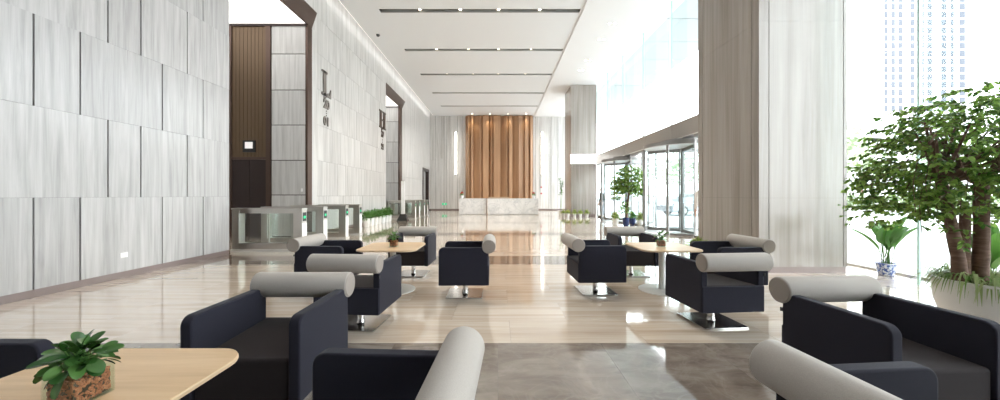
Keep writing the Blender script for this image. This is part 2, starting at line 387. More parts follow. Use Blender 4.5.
# ---- portals and lift lobbies
def lobby(n, a, b_, c_):
    p = empty('trim_%d' % n, (0,0,0)); tag(p, kind='structure')
    jm = b_+(c_-b_)*.45
    MB().prism([(a, ZH0), (jm, ZH0), (c_, ZH1), (a, ZH1)], WX-.03, WX+.02, 'x').build('portal_head', 'bronze', p)
    MB().prism([(jm, ZH0), (c_, ZH0), (c_, ZH1)], WX-.05, WX+.012, 'x').build('corner_stone', 'wallstone2', p)
    MB().box(WX-.05, WX+.02, b_, b_+(c_-b_)*.45, 0, ZH0).build('jamb', 'bronze', p)
    MB().box(WX-.05, WX+.012, b_+(c_-b_)*.45, c_, 0, ZH0).build('jamb_stone', 'wallstone2', p)
    # luminous ceiling
    lc = MB().box(WX-LD, WX-.03, a-.3, b_+.02, ZH0-.0, ZH0+.04).build('ceiling_lobby_%d' % n, 'glow'); tag(lc, kind='structure')
    MB().box(WX-LD, WX-.02, b_-.04, b_-.002, ZH0-.07, ZH0-.001).build('edge_trim', 'bronzedk', lc)
    # far side wall of the lobby
    wv = MB().box(WX-LD, WX-.055, b_+.03, b_+.3, 0, ZH0).build('wall_lobby_%d' % n, 'joint'); tag(wv, kind='structure')
    MB().box(WX-LD-.1, WX-LD, a-.3, b_+.3, 0, ZH0).build('end_wall', 'wallstone2', wv)
    MB().box(WX-LD, WX-T, a-.5, a-.31, 0, ZH0+.04).build('near_wall', 'wallstone2', wv)
    xs = Xat(271, O1b)-Xat(307, O1b)                                # stone bay measured from the jamb
    z = [.02, .80, 2.02, 3.23, 4.45, 5.66, ZH0-.03]
    if n == 1: z = [.02]+[Zat(py, O1b) for py in (195, 160.3, 125, 90, 54)]+[ZH0-.03]
    for k in range(6):
        piece('stone_panel', 'wallstone2', WX+xs+.02, WX-.055, b_+.0, b_+.03, z[k]+.015, z[k+1]-.012, wv)
    for x0, x1 in ((266.3, 271), (229, 232)):
        X0, X1 = WX+Xat(x0, O1b)-Xat(307, O1b), WX+Xat(x1, O1b)-Xat(307, O1b)
        MB().box(X0, X1, b_-.03, b_+.04, 0, ZH0-.02).build('post', 'bronze', wv)
    piece('stone_panel', 'wallstone2', WX-LD, WX+Xat(229, O1b)-Xat(307, O1b)-.02, b_, b_+.03, .02, ZH0-.03, wv)
    XL, XR = WX+Xat(232, O1b)-Xat(307, O1b), WX+Xat(266.3, O1b)-Xat(307, O1b)
    d = empty('door_%d' % n, ((XL+XR)/2, b_, 0)); tag(d, kind='structure')
    hw = (XR-XL)/2; zt = 2.47
    MB().box(-hw, -.004, .02, .05, 0, zt-.08).build('door_leaf', 'bronzedk', d)
    MB().box(.004, hw, .02, .05, 0, zt-.08).build('door_leaf', 'bronzedk', d)
    MB().box(-hw, hw, -.015, .05, zt-.08, zt).build('door_head', 'bronze', d)
    ns = 9
    for k in range(ns):
        q0, q1 = -hw+2*hw*k/ns, -hw+2*hw*(k+1)/ns
        MB().box(q0+.004, q1-.004, .005, .03, zt, ZH0-.05).build('slat', 'bronzebr', d)
    MB().box(-hw, hw, .03, .05, zt, ZH0-.05).build('backing', 'bronzedk', d)
    dx = Xat(249.5, O1b)-Xat(249.15, O1b)
    dp = MB().box(-.19+dx, .19+dx, -.03, .005, 2.62, 2.98).build('lift_display', 'black', d)
    MB().box(-.12+dx, .12+dx, -.034, -.03, 2.73, 2.93).build('screen', 'screen', dp)
    return wv
lobby(1, O1a, O1b, O1c)
lobby(2, O2a, O2b, O2c)
sw = MB().box(-.03, .03, -.012, 0, -.05, .05).build('switch_plate', 'white', None, bevel=.004, loc=(Xat(302, O1b), O1b-.0, Zat(190, O1b)))
tag(sw, 'small white switch plate on stone panel inside the first lift lobby', 'switch')
# third doorway with dark frame
d3 = empty('door_3', (0,0,0)); tag(d3, kind='structure')
MB().box(WX-.28, WX+.04, O3a, O3a+.25, 0, 3.45).build('door_frame', 'bronzedk', d3)
MB().box(WX-.28, WX+.04, O3b-.2, O3b, 0, 3.45).build('door_frame', 'bronzedk', d3)
MB().box(WX-.28, WX+.04, O3a+.25, O3b-.2, 3.25, 3.45).build('door_frame', 'bronzedk', d3)
MB().box(WX-.27, WX-.22, O3a+.25, O3b-.2, 0, 3.25).build('door_leaf', 'wallstone', d3)

# ---- wall plate on the left wall
o = MB().box(0, .008, -.055, .055, -.04, .04).build('socket_plate', 'white', None, bevel=.004, loc=(WX+.007, Yat(123.4, WX), .357))
tag(o, 'small white socket plate low on the grey stone panel wall', 'socket')
for dy in (-.022, .022): MB().box(.008, .0095, dy-.012, dy+.012, -.012, .012).build('socket_face', 'ceramic', o)

# ---- letters on the lift wall
def text_mesh(txt, size, depth, mat, name, parent, loc, rot):
    cu = bpy.data.curves.new(name, 'FONT'); cu.body = txt; cu.size = size; cu.extrude = depth; cu.align_x = 'CENTER'; cu.align_y = 'CENTER'; cu.offset = .016
    tmp = bpy.data.objects.new('tmp', cu); C.objects.link(tmp)
    dg = bpy.context.evaluated_depsgraph_get(); me = bpy.data.meshes.new_from_object(tmp.evaluated_get(dg))
    bpy.data.objects.remove(tmp); me.materials.clear(); me.materials.append(M[mat])
    o = bpy.data.objects.new(name, me); C.objects.link(o); o.parent = parent; o.location = loc; o.rotation_euler = rot; return o
def sign(letter, yc, zl0, zl1, wl_, digits, zd, za, mat, label):
    s = empty('wall_lettering', (WX+.008, yc, zl0)); tag(s, label, 'sign', 'floor signs on the lift wall')
    h = zl1-zl0; w2 = wl_/2; st = .19*wl_/.6; sf = .07; m_ = MB()
    if letter == 'L':
        m_.box(0, .03, -w2+.08, -w2+.08+st, 0, h).box(0, .03, -w2, -w2+.16+st, h-sf, h).box(0, .03, -w2, w2, 0, sf+.02)
        m_.prism([(w2-.12, sf), (w2, sf), (w2, .3), (w2-.035, .3)], 0, .03, 'x')
    else:
        for s_ in (-1, 1):
            y = s_*(w2-.16); m_.box(0, .03, y-st/2, y+st/2, 0, h)
            for z in (0, h-sf): m_.box(0, .03, y-st/2-.08, y+st/2+.08, z, z+sf)
        m_.box(0, .03, -w2+.16, w2-.16, h*.46, h*.46+sf)
    m_.build('letter', mat, s)
    rot = (R(90), 0, R(90))
    for t, z in zip(digits, zd): text_mesh(t, .40, .012, mat, 'floor_number', s, (.014, 0, z-zl0), rot)
    dm = MB(); zm = (zd[0]+zd[1])/2-zl0
    for k in (-1, 0, 1): MB().lathe([(.018, 0), (.018, .02)], 10, 'x', (0, 0, zm+k*.075)).build('dot', mat, s)
    a = MB(); z = za-zl0
    a.box(0, .02, -.17, -.13, -.15, .15).box(0, .02, -.17, .13, -.15, -.11)
    a.prism([(-.13, -.10), (-.10, -.13), (.16, .13), (.13, .16)], 0, .02, 'x')
    a.build('arrow', mat, s)
sign('L', (Yat(320.5, WX)+Yat(331, WX))/2, 4.66, 5.50, .62, ('20', '01'), (4.38, 3.80), 3.32, 'letter', 'tall grey serif letter L with floor numbers and arrow beside the first lift lobby')
sign('H', (Yat(378.8, WX)+Yat(385.3, WX))/2, 4.66, 5.55, .86, ('37', '21'), (4.36, 3.74), 3.23, 'letterdk', 'dark serif letter H with floor numbers and arrow beside the second lift lobby')

# ---- back wall
wb = MB().box(WX-T, GX+.3, YB+.03, YB+.3, 0, 8.6).build('wall_back', 'joint'); tag(wb, kind='structure')
def backpanels(edges):
    for a, b_ in zip(edges[:-1], edges[1:]):
        X0, X1 = Xat(a, YB), Xat(b_, YB)
        cuts = [.1, 8.5] if rnd.random() < .4 else [.1, 3.2+rnd.random()*3.5, 8.5]
        pr = rnd.random()*.03
        for z0, z1 in zip(cuts[:-1], cuts[1:]):
            piece('stone_panel', 'backstone', X0+.012, X1-.012, YB-pr, YB+.03, z0+.004, z1-.004, wb)
backpanels([430, 435.5, 441, 444, 446.6, 450, 457.5, 463, 466])
backpanels([533, 535.5, 540, 549, 551, 558, 565, 572, 577])
MB().box(WX, GX, YB+.0, YB+.03, 0, .1).build('skirting', 'skirt', wb)
# wooden feature wall of folded vertical slats
fwall = empty('feature_wall', (0, YB, 0)); tag(fwall, 'tall feature wall of folded brown timber slats behind the reception desk', 'wall panel')
XA, XB = Xat(465.2, YB-.5), Xat(533, YB-.5)
MB().box(XA, XB, -.12, -.01, 0, ZC-.02).build('backing', 'walnut', fwall)
edges_px = [465.2, 468.2, 471, 473.2, 480, 482.8, 488.6, 491.2, 493.6, 500.5, 506.6, 509.2, 512.5, 518.8, 525, 528.6, 530.6, 533]
for k, (a, b_) in enumerate(zip(edges_px[:-1], edges_px[1:])):
    X0, X1 = Xat(a, YB-.5), Xat(b_, YB-.5); d0, d1 = ((.18, .42), (.48, .30), (.52, .46))[k % 3]
    MB().prism([(X0, -.12), (X1, -.12), (X1, -d1), (X0, -d0)], 0, ZC-.05).build('slat', 'walnut', fwall)
# wall tubes
for px, lb in ((456, 'vertical white tube lamp on the back wall left of the timber slats'), (542, 'vertical white tube lamp on the back wall right of the timber slats')):
    X = Xat(px, YB); z0, z1 = Zat(174.5, YB), Zat(132.5, YB)
    t = empty('wall_lamp', (X, YB-.03, z0)); tag(t, lb, 'lamp', 'tube lamps on the back wall')
    MB().box(-.12, .12, -.05, 0, -.05, z1-z0+.05).build('back_plate', 'steel', t)
    MB().lathe([(.085, 0), (.085, z1-z0)], 14, 'z', (0, -.11, 0)).build('tube', 'tube', t, smooth=True)
# low exit sign
s = MB().box(-.2, .2, -.02, 0, -.09, .09).build('exit_sign', 'exit', None, bevel=.01, loc=(Xat(444.5, YB), YB-.035, Zat(204, YB)))
tag(s, 'small green glowing exit sign low on the back wall', 'exit sign')
MB().box(-.05, .05, -.023, -.02, -.05, .05).build('pictogram', 'white', s)
for py in (187.2, 193.5):
    s = MB().lathe([(.07, 0), (.06, -.03)], 14, 'y').build('fire_alarm', 'red', None, smooth=True, loc=(Xat(541.2, YB), YB-.031, Zat(py, YB)))
    tag(s, 'small round red fire alarm on the back wall, %s of two' % ('upper' if py < 190 else 'lower'), 'alarm')

# ---- wall behind the camera
wf = MB().box(WX-T, GX+.3, Y0-.3, Y0, 0, 8.6).build('wall_front', 'wallstone'); tag(wf, kind='structure')

# ---- ceiling with slots
ce = empty('ceiling', (0,0,0)); tag(ce, kind='structure')
XCL, XCS, XCR = -5.57, 3.12, 6.15
SY = [Yat_ for Yat_ in (5.98, 9.4, 12.80, 16.25, 19.55, 23.1, 26.5)]
SW = .26; XS0, XS1 = -4.38, 3.04
ys = [Y0]
for y in SY: ys += [y-SW/2, y+SW/2]
ys.append(YB)
for k in range(0, len(ys), 2):
    MB().box(XCL, XCS, ys[k], ys[k+1], ZC, ZC+.3).build('ceiling_panel', 'ceil', ce)
for y in SY:
    MB().box(XCL, XS0, y-SW/2, y+SW/2, ZC, ZC+.3).box(XS1, XCS, y-SW/2, y+SW/2, ZC, ZC+.3).build('ceiling_infill', 'ceil', ce)
MB().box(XCS, XCR, Y0, YB, ZC-.06, ZC+.3).build('ceiling_side', 'ceilw', ce)
MB().box(XCR, GX+.2, Y0, YB, 8.4, 8.6).build('ceiling_pocket', 'ceilw', ce)
MB().box(WX-.3, XCS, Y0, YB, 8.58, 8.7).build('ceiling_slab', 'ceilw', ce)
cv = MB().box(XCL-.03, XCL-.001, Y0, YB-.1, ZC+.02, ZC+.30).build('cove_light', 'cove'); tag(cv, 'long glowing cove strip along the ceiling edge above the stone wall', 'light')
names_slot = {5.98: 'overhead before the frame', 9.4: 'above the near chairs', 12.80: 'nearest the camera', 16.25: 'second from the camera', 19.55: 'third from the camera', 23.1: 'fourth from the camera', 26.5: 'farthest, by the timber wall'}
def spot(name, loc, e, ang, blend, parent=None, rot=(0,0,0), r=.05, col=(1, .90, .76)):
    l = bpy.data.lights.new(name, 'SPOT'); l.energy = e*LAMP; l.spot_size = R(ang); l.spot_blend = blend; l.shadow_soft_size = r; l.color = col
    o = bpy.data.objects.new(name, l); C.objects.link(o); o.location = loc; o.rotation_euler = rot
    if parent: o.parent = parent
    return o
for y in SY:
    t = empty('ceiling_slot_light', (0, y, ZC)); tag(t, 'long black ceiling slot with four downlights, '+names_slot[y], 'ceiling light', 'ceiling slots with downlights')
    h = MB(); h.box(XS0, XS1, -SW/2, SW/2, .25, .29).box(XS0, XS1, -SW/2-.0, -SW/2+.01, 0.0, .25).box(XS0, XS0+.01, -SW/2, SW/2, 0, .25).box(XS1-.01, XS1, -SW/2, SW/2, 0, .25)
    h.build('housing', 'slot', t)
    MB().box(XS0, XS1, SW/2-.01, SW/2, 0, .25).build('lit_slot_side', 'slotgrey', t)  # far slot side coloured grey for the light it catches
    for x in (-2.9, -1.4, .02, 1.55):
        c_ = MB().lathe([(.075, .06), (.075, .25)], 16, 'z', (x, 0, 0)).build('downlight', 'slotgrey', t, smooth=True)
        MB().lathe([(.05, .05), (.05, .058)], 16, 'z', (x, 0, 0)).build('lens', 'lamp', c_)
        spot('downlight_beam', (x, 0, .03), 330, 95, .6, t)
for k, (Y, X) in enumerate(((6.8, 4.5), (10.2, 4.5), (13.6, 4.5), (15.0, 4.5), (17.3, 4.5), (18.7, 4.5))):
    t = empty('twin_downlight', (X, Y, ZC-.06)); tag(t, 'twin recessed downlight in the white side ceiling, %s from the camera' % ('first', 'second', 'third', 'fourth', 'fifth', 'sixth')[k], 'ceiling light', 'twin downlights in the side ceiling')
    for dx in (-.1, .1):
        MB().lathe([(.075, -.012), (.075, 0)], 16, 'z', (dx, 0, 0)).build('trim_ring', 'slotgrey', t)
        MB().lathe([(.05, -.015), (.05, -.012)], 16, 'z', (dx, 0, 0)).build('lens', 'lamp', t)
    spot('downlight_beam', (0, 0, -.03), 260, 100, .6, t)
for X, Y in ((Xat(472, 29.0), 29.0), (Xat(490, 29.0), 29.0), (Xat(508, 29.0), 29.0), (Xat(526, 29.0), 29.0)):
    t = empty('wall_washer', (X, Y, ZC)); tag(t, 'small recessed wall washer above the timber slats at x %.1f metres' % X, 'ceiling light', 'wall washers over the timber wall')
    MB().lathe([(.09, -.012), (.09, 0)], 16).build('trim_ring', 'slotgrey', t)
    MB().lathe([(.06, -.016), (.06, -.012)], 16).build('lens', 'lamp', t)
    spot('washer_beam', (0, 0, -.03), 130, 75, .7, t, (R(14), 0, 0), col=(1, .82, .55))
lab = ['leftmost wall washer', 'second wall washer from the left', 'third wall washer from the left', 'rightmost wall washer']
for o, l in zip([q for q in C.objects if q.name.startswith('wall_washer')], lab): o['label'] = l+' in the ceiling above the timber slats'
# dome camera
Y = F*(ZC-EYE)/(VY-34); X = Xat(378, Y)
t = empty('dome_camera', (X, Y, ZC)); tag(t, 'small dark dome camera on the grey ceiling near the lift wall', 'camera')
MB().lathe([(.09, -.03), (.09, 0)], 18).build('mount', 'white', t, smooth=True)
MB().lathe([(.01, -.12), (.05, -.10), (.075, -.06), (.08, -.03)], 18).build('dome', 'black', t, smooth=True)

# ---- columns
def column(x0, x1, y0, y1):
    c = MB().box(x0+.03, x1-.03, y0+.03, y1-.03, 0, ZC).build('column', 'joint'); tag(c, kind='structure')
    g = .012; e = .16
    def face(a0, a1, fx, zz=(.1, 1.25, 4.2, ZC-.07)):
        for k in range(len(zz)-1): fx(a0, a1, zz[k]+.001, zz[k+1]-.001)
    for yy, s_ in ((y0, 0), (y1-.03, 1)):
        face(x0+e+g, x1-e*.35-g, lambda a, b_, z0, z1: piece('stone_panel', 'colstone', a, b_, yy, yy+.03, z0, z1, c))
        face(x0, x0+e, lambda a, b_, z0, z1: piece('stone_panel', 'colstone', a, b_, yy, yy+.03, z0, z1, c))
        face(x1-e*.35, x1, lambda a, b_, z0, z1: piece('stone_panel', 'colstone', a, b_, yy, yy+.03, z0, z1, c))
    for xx in (x0, x1-.03):
        face(y0+e+g, y1-e-g, lambda a, b_, z0, z1: piece('stone_panel', 'colstone', xx, xx+.03, a, b_, z0, z1, c))
        face(y0+.031, y0+e, lambda a, b_, z0, z1: piece('stone_panel', 'colstone', xx, xx+.03, a, b_, z0, z1, c))
        face(y1-e, y1-.031, lambda a, b_, z0, z1: piece('stone_panel', 'colstone', xx, xx+.03, a, b_, z0, z1, c))
    MB().box(x0+.01, x1-.01, y0+.01, y1-.01, .0, .1).build('skirting', 'skirt', c)
    return c
K1 = (4.35, 5.82, 5.75, 7.50); K2 = (4.49, 6.05, 21.2, 23.1)
column(*K1); column(*K2)
# glowing box added in place of a bright reflection on the far column
t = empty('reflection_glow', (Xat(586, K2[2]), K2[2]-.0, 3.2)); tag(t, 'glowing white box standing in for a bright reflection across the far stone column', 'lamp')
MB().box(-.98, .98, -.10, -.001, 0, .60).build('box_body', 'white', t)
MB().box(-.96, .96, -.115, -.10, .02, .58).build('glow_panel', 'box', t)

# ---- curtain wall
cw = empty('window_1', (GX, 0, 0)); tag(cw, kind='structure')
FS = 2.36; FY = 4.97; fins = [FY+FS*k for k in range(-4, 11)]
DZ0, DZ1 = 9.2, 21.0                                               # entrance portal along Y
for k, y in enumerate(fins[:-1]):
    y2 = fins[k+1]
    if not (y > DZ0-.3 and y2 < DZ1+.6):
        MB().box(-.008, .008, y+.006, y2-.006, .03, 3.715).build('pane', 'pane', cw)
    MB().box(-.008, .008, y+.006, y2-.006, 3.72, 8.4).build('pane', 'pane', cw)
    MB().box(-.012, .012, (y+y2)/2-.006, (y+y2)/2+.006, 3.72, 8.4).build('mullion', 'white', cw)
for y in fins:
    zb = 0 if not (DZ0-.3 < y < DZ1+.3) else 3.73
    f_ = MB().box(-.52, -.012, y-.01, y+.01, zb, 8.4).build('fin', 'greenpane', cw)
    MB().box(-.55, -.52, y-.012, y+.012, zb, 8.4).build('fin_edge', 'finedge', f_)
MB().box(-.05, .05, Y0, DZ0, 0, .03).box(-.05, .05, DZ1, YB, 0, .03).build('rail', 'steel', cw)
# entrance beam
be = MB().box(6.02, GX-.03, DZ0, DZ1, 3.2, 3.72).build('trim_3', 'frame'); tag(be, kind='structure')
k = 0; y = 9.7
pl = [DZ0, 9.75, 11.9, 14.05, 16.3, 18.5, DZ1]
M['beamgrey'] = plain('beam_grey_panel', (.36, .34, .32), .4, .2)
for a, b_ in zip(pl[:-1], pl[1:]): piece('beam_panel', 'beamgrey', 6.0, 6.02, a+.01, b_-.01, 3.2, 3.72, be)
MB().box(6.0, GX-.03, DZ0, DZ1, 3.17, 3.2).build('beam_soffit', 'white', be)

# side glazing between the revolving doors
sg = empty('window_2', (6.05, 0, 0)); tag(sg, kind='structure')
for a, b_ in ((DZ0, 10.6), (13.2, 14.45), (14.45, 15.7), (18.3, 19.6), (19.6, 21.0)):
    MB().box(-.008, .008, a+.03, b_-.03, .06, 3.1).build('pane', 'pane', sg)
    fr = MB().box(-.03, .03, a, a+.03, 0, 3.17).box(-.03, .03, b_-.03, b_, 0, 3.17).box(-.03, .03, a+.03, b_-.03, 0, .06).box(-.03, .03, a+.03, b_-.03, 3.1, 3.17)
    fr.build('frame', 'frame', sg)
def revolving(cx, cy_, lab):
    t = empty('revolving_door', (cx, cy_, 0)); tag(t, lab, 'door', 'revolving entrance doors')
    r = 1.2
    MB().lathe([(r+.04, 2.92), (r+.04, 3.03)], 48).build('canopy_ring', 'frame', t, smooth=True)
    MB().lathe([(r+.02, 2.90), (r+.02, 2.92)], 48).build('canopy_soffit', 'white', t)
    MB().lathe([(r-.5, 3.03), (r-.5, 3.165)], 40).build('canopy_top', 'frame', t)
    MB().lathe([(r+.05, .0), (r+.05, .012)], 48).build('floor_ring', 'steel', t)
    for a in (157.5, 222, -22.5, 42):
        MB().cyl((r*math.cos(R(a)), r*math.sin(R(a))), .045, .012, 2.90, 12).build('post', 'frame', t, smooth=True)
    for a0, a1 in ((45, 154.5), (225, 334.5)):
        g = MB(); n = 14; vs = []
        for k in range(n+1):
            a = R(a0+(a1-a0)*k/n)
            for rr in (r-.006, r+.006):
                for z in (.05, 2.90): vs.append((rr*math.cos(a), rr*math.sin(a), z))
        fs = []
        for k in range(n):
            i = 4*k; j = i+4
            fs += [(i, j, j+1, i+1), (i+2, i+3, j+3, j+2), (i, i+2, j+2, j), (i+1, j+1, j+3, i+3)]
        g.add(vs, fs).build('curved_pane', 'drumglass', t, smooth=True)
        g = MB(); vs = []
        for k in range(n+1):
            a = R(a0+(a1-a0)*k/n)
            for rr in (r-.02, r+.02):
                for z in (.012, .08): vs.append((rr*math.cos(a), rr*math.sin(a), z))
        g.add(vs, fs).build('curved_rail', 'frame', t, smooth=True)
    MB().cyl((0, 0), .05, .012, 2.90, 14).build('shaft', 'frame', t, smooth=True)
    for a in (20, 140, 260):
        wmb = MB().box(.06, r-.06, -.02, .02, .03, .13).box(.06, r-.06, -.02, .02, 2.79, 2.89).box(.06, .10, -.02, .02, .13, 2.79).box(r-.10, r-.06, -.02, .02, .13, 2.79)
        wg = wmb.build('wing', 'frame', t); wg.rotation_euler = (0, 0, R(a))
        MB().box(.10, r-.10, -.005, .005, .13, 2.79).build('pane', 'pane', wg)
        MB().box(.10, r-.10, -.0065, .0065, 1.02, 1.22).build('frosted_strip', 'frost', wg)
revolving(6.35, 11.9, 'nearer glass revolving door with grey posts beside the stone column')
revolving(6.35, 17.0, 'farther glass revolving door with grey posts behind the potted tree')

# ================================================================== CHAIRS
W, DH, HA, ZB_, YBO, ZBO, LB, PH = .316, .302, .656, .189, -.315, .668, .325, .228
RB = .086; AT = .062
def make_chair():
    t = empty('armchair')
    prof = rrect(-DH, DH, ZB_, HA, (.012, .012, .055, .02))
    for s_ in (-1, 1):
        x0, x1 = (W-AT, W) if s_ > 0 else (-W, -W+AT)
        MB().prism(prof, x0, x1, 'x').build('armrest', 'fabric', t, bevel=.011, seg=3)
    sx = W-AT
    v = [(-sx,-DH+.005,ZB_),(sx,-DH+.005,ZB_),(sx,DH-.012,ZB_),(-sx,DH-.012,ZB_),(-sx,-DH+.005,.445),(sx,-DH+.005,.445),(sx,DH-.012,.425),(-sx,DH-.012,.425)]
    MB().add(v, [(0,3,2,1),(4,5,6,7),(0,1,5,4),(1,2,6,5),(2,3,7,6),(3,0,4,7)]).build('seat', 'seatfab', t, bevel=.02, seg=3)
    MB().box(-W+.004, W-.004, -DH-.012, -DH+.012, ZB_+.001, .44).build('back_panel', 'fabric', t, bevel=.01, seg=3)
    e = .009
    pr = [(RB-e, -LB)]+[(RB-e+e*math.sin(R(a)), -LB+e-e*math.cos(R(a))) for a in (30, 60, 90)]+[(RB-e+e*math.sin(R(a)), LB-e+e*math.cos(R(a))) for a in (90, 60, 30)]+[(RB-e, LB)]
    bo = MB().lathe(pr, 40, 'x', (0, YBO, ZBO)).build('bolster', 'bolster', t, smooth=True)
    for s_ in (-1, 1):
        MB().lathe([(RB-e+.004, 0), (RB-e, .0035)] if s_ > 0 else [(RB-e, -.0035), (RB-e+.004, 0)], 40, 'x', (s_*(LB-.0005), YBO, ZBO)).build('end_cap', 'bolstercap', bo, smooth=True)
    MB().lathe([(.042, .018), (.036, .03), (.033, .06), (.033, ZB_-.012), (.09, ZB_-.012), (.09, ZB_+.002)], 24).build('pedestal', 'chrome', t, smooth=True)
    MB().prism(rrect(-PH, PH, -PH, PH, (.006,)*4, 2), 0, .016).build('base_plate', 'chrome', t, bevel=.003)
    MB().box(W-.004, W+.004, -DH-.010, -DH+.004, .53, .555).build('fabric_tag', 'black', t)
    return t
chairs = [
 ('A', -2.29, 1.24, -90, 'dark armchair cut by the left edge of the picture beside the oak table'),
 ('B', -1.367, 2.122, 180.5, 'large dark armchair facing us across the nearest oak table'),
 ('C', -.472, 1.135, 87, 'nearest dark armchair at bottom centre with pale bolster pointing at us'),
 ('D', -1.389, 3.499, -3.5, 'dark armchair with its back to us just behind the large left chair'),
 ('E', -2.243, 4.634, -91.8, 'dark armchair in front of the turnstiles, left of the middle oak table'),
 ('F', -1.392, 5.676, 178, 'dark armchair facing us behind the middle oak table'),
 ('G', -.43, 4.529, 90.8, 'dark armchair in side view alone right of the middle oak table'),
 ('H', 1.316, 4.669, -88, 'dark armchair in side view left of the right oak table'),
 ('I', 2.186, 5.67, 180.4, 'dark armchair facing us behind the right oak table'),
 ('J', 2.194, 3.559, 4.8, 'dark armchair with its back to us in front of the right oak table'),
 ('K', 3.002, 4.541, 92.2, 'dark armchair right of the right oak table against the stone column'),
 ('L', 2.22, 2.01, 184, 'large dark armchair facing us in front of the big potted tree'),
 ('M', 1.37, 1.012, -85.5, 'nearest dark armchair at bottom right with bolster running off the picture')]
proto = make_chair()
for i, (n_, x, y, a, lb) in enumerate(chairs):
    o = proto if i == 0 else copy_tree(proto)
    o.location = (x, y, 0); o.rotation_euler = (0, 0, R(a)); tag(o, lb, 'armchair', 'dark lounge armchairs with grey bolsters')

# ================================================================== TABLES
def make_table():
    t = empty('side_table'); h = .39
    MB().prism(rrect(-h, h, -h, h, (.13,)*4, 8), .578, .597).build('table_edge', 'oakedge', t, bevel=.006)
    MB().prism(rrect(-h+.004, h-.004, -h+.004, h-.004, (.126,)*4, 8), .597, .600).build('table_top', 'oak', t)
    MB().lathe([(.04, .012), (.04, .578)], 24).build('column', 'steel', t, smooth=True)
    MB().lathe([(.30, 0), (.30, .008), (.29, .013), (.05, .02), (.045, .03)], 40).build('base_disc', 'steel', t, smooth=True)
    return t
M['steelw'] = plain('pale_grey_metal', (.62, .62, .60), .35, .3)
tp = make_table()
for ch in tp.children:
    if ch.name.startswith(('column', 'base_disc')): ch.data.materials[0] = M['steelw']
TB = [(-1.512, 1.19, 'pale oak side table at the bottom left with the glass plant vase'), (-1.44, 4.73, 'pale oak pedestal table between the left group of armchairs'), (2.24, 4.72, 'pale oak pedestal table between the right group of armchairs')]
for i, (x, y, lb) in enumerate(TB):
    o = tp if i == 0 else copy_tree(tp); o.location = (x, y, 0); tag(o, lb, 'table', 'oak side tables')

# ================================================================== PLANTS
def leafmesh(L, Wd, seg=6, bend=.25, cup=.12, pointed=.6):
    """single leaf along +Y from origin, normal +Z"""
    vs = []; fs = []
    for i in range(seg+1):
        u = i/seg; w2 = Wd*.5*(math.sin(PI*min(1, u**.8))**pointed) if 0 < i < seg else .0006
        z = -bend*L*u*u; y = L*u*(1-.1*u)
        for s_ in (-1, -.5, 0, .5, 1): vs.append((s_*w2, y, z+cup*Wd*abs(s_)*(1 if 0 < i < seg else 0)))
    for i in range(seg):
        for k in range(4): a = i*5+k; fs.append((a, a+1, a+6, a+5))
    return MB().add(vs, fs)
def roundleaf(L, Wd, bend, cup, seg=8):
    vs = []; fs = []
    for i in range(seg+1):
        a = PI*i/seg; u = (1-math.cos(a))/2; w2 = Wd*.5*math.sin(a)*(.85+.3*u)+.0006; z = -bend*L*u*u; y = L*u
        for s_ in (-1, -.5, 0, .5, 1): vs.append((s_*w2, y, z+cup*w2*abs(s_)))
    for i in range(seg):
        for k in range(4): a = i*5+k; fs.append((a, a+1, a+6, a+5))
    return MB().add(vs, fs)
LEAFV = []
for k, (L, Wd, bd) in enumerate(((.072, .046, .25), (.062, .046, .15), (.080, .044, .35))):
    me = roundleaf(L, Wd, bd, .22).mesh('leaf', True, False); me.materials.append(M['jade']); LEAFV.append(me)
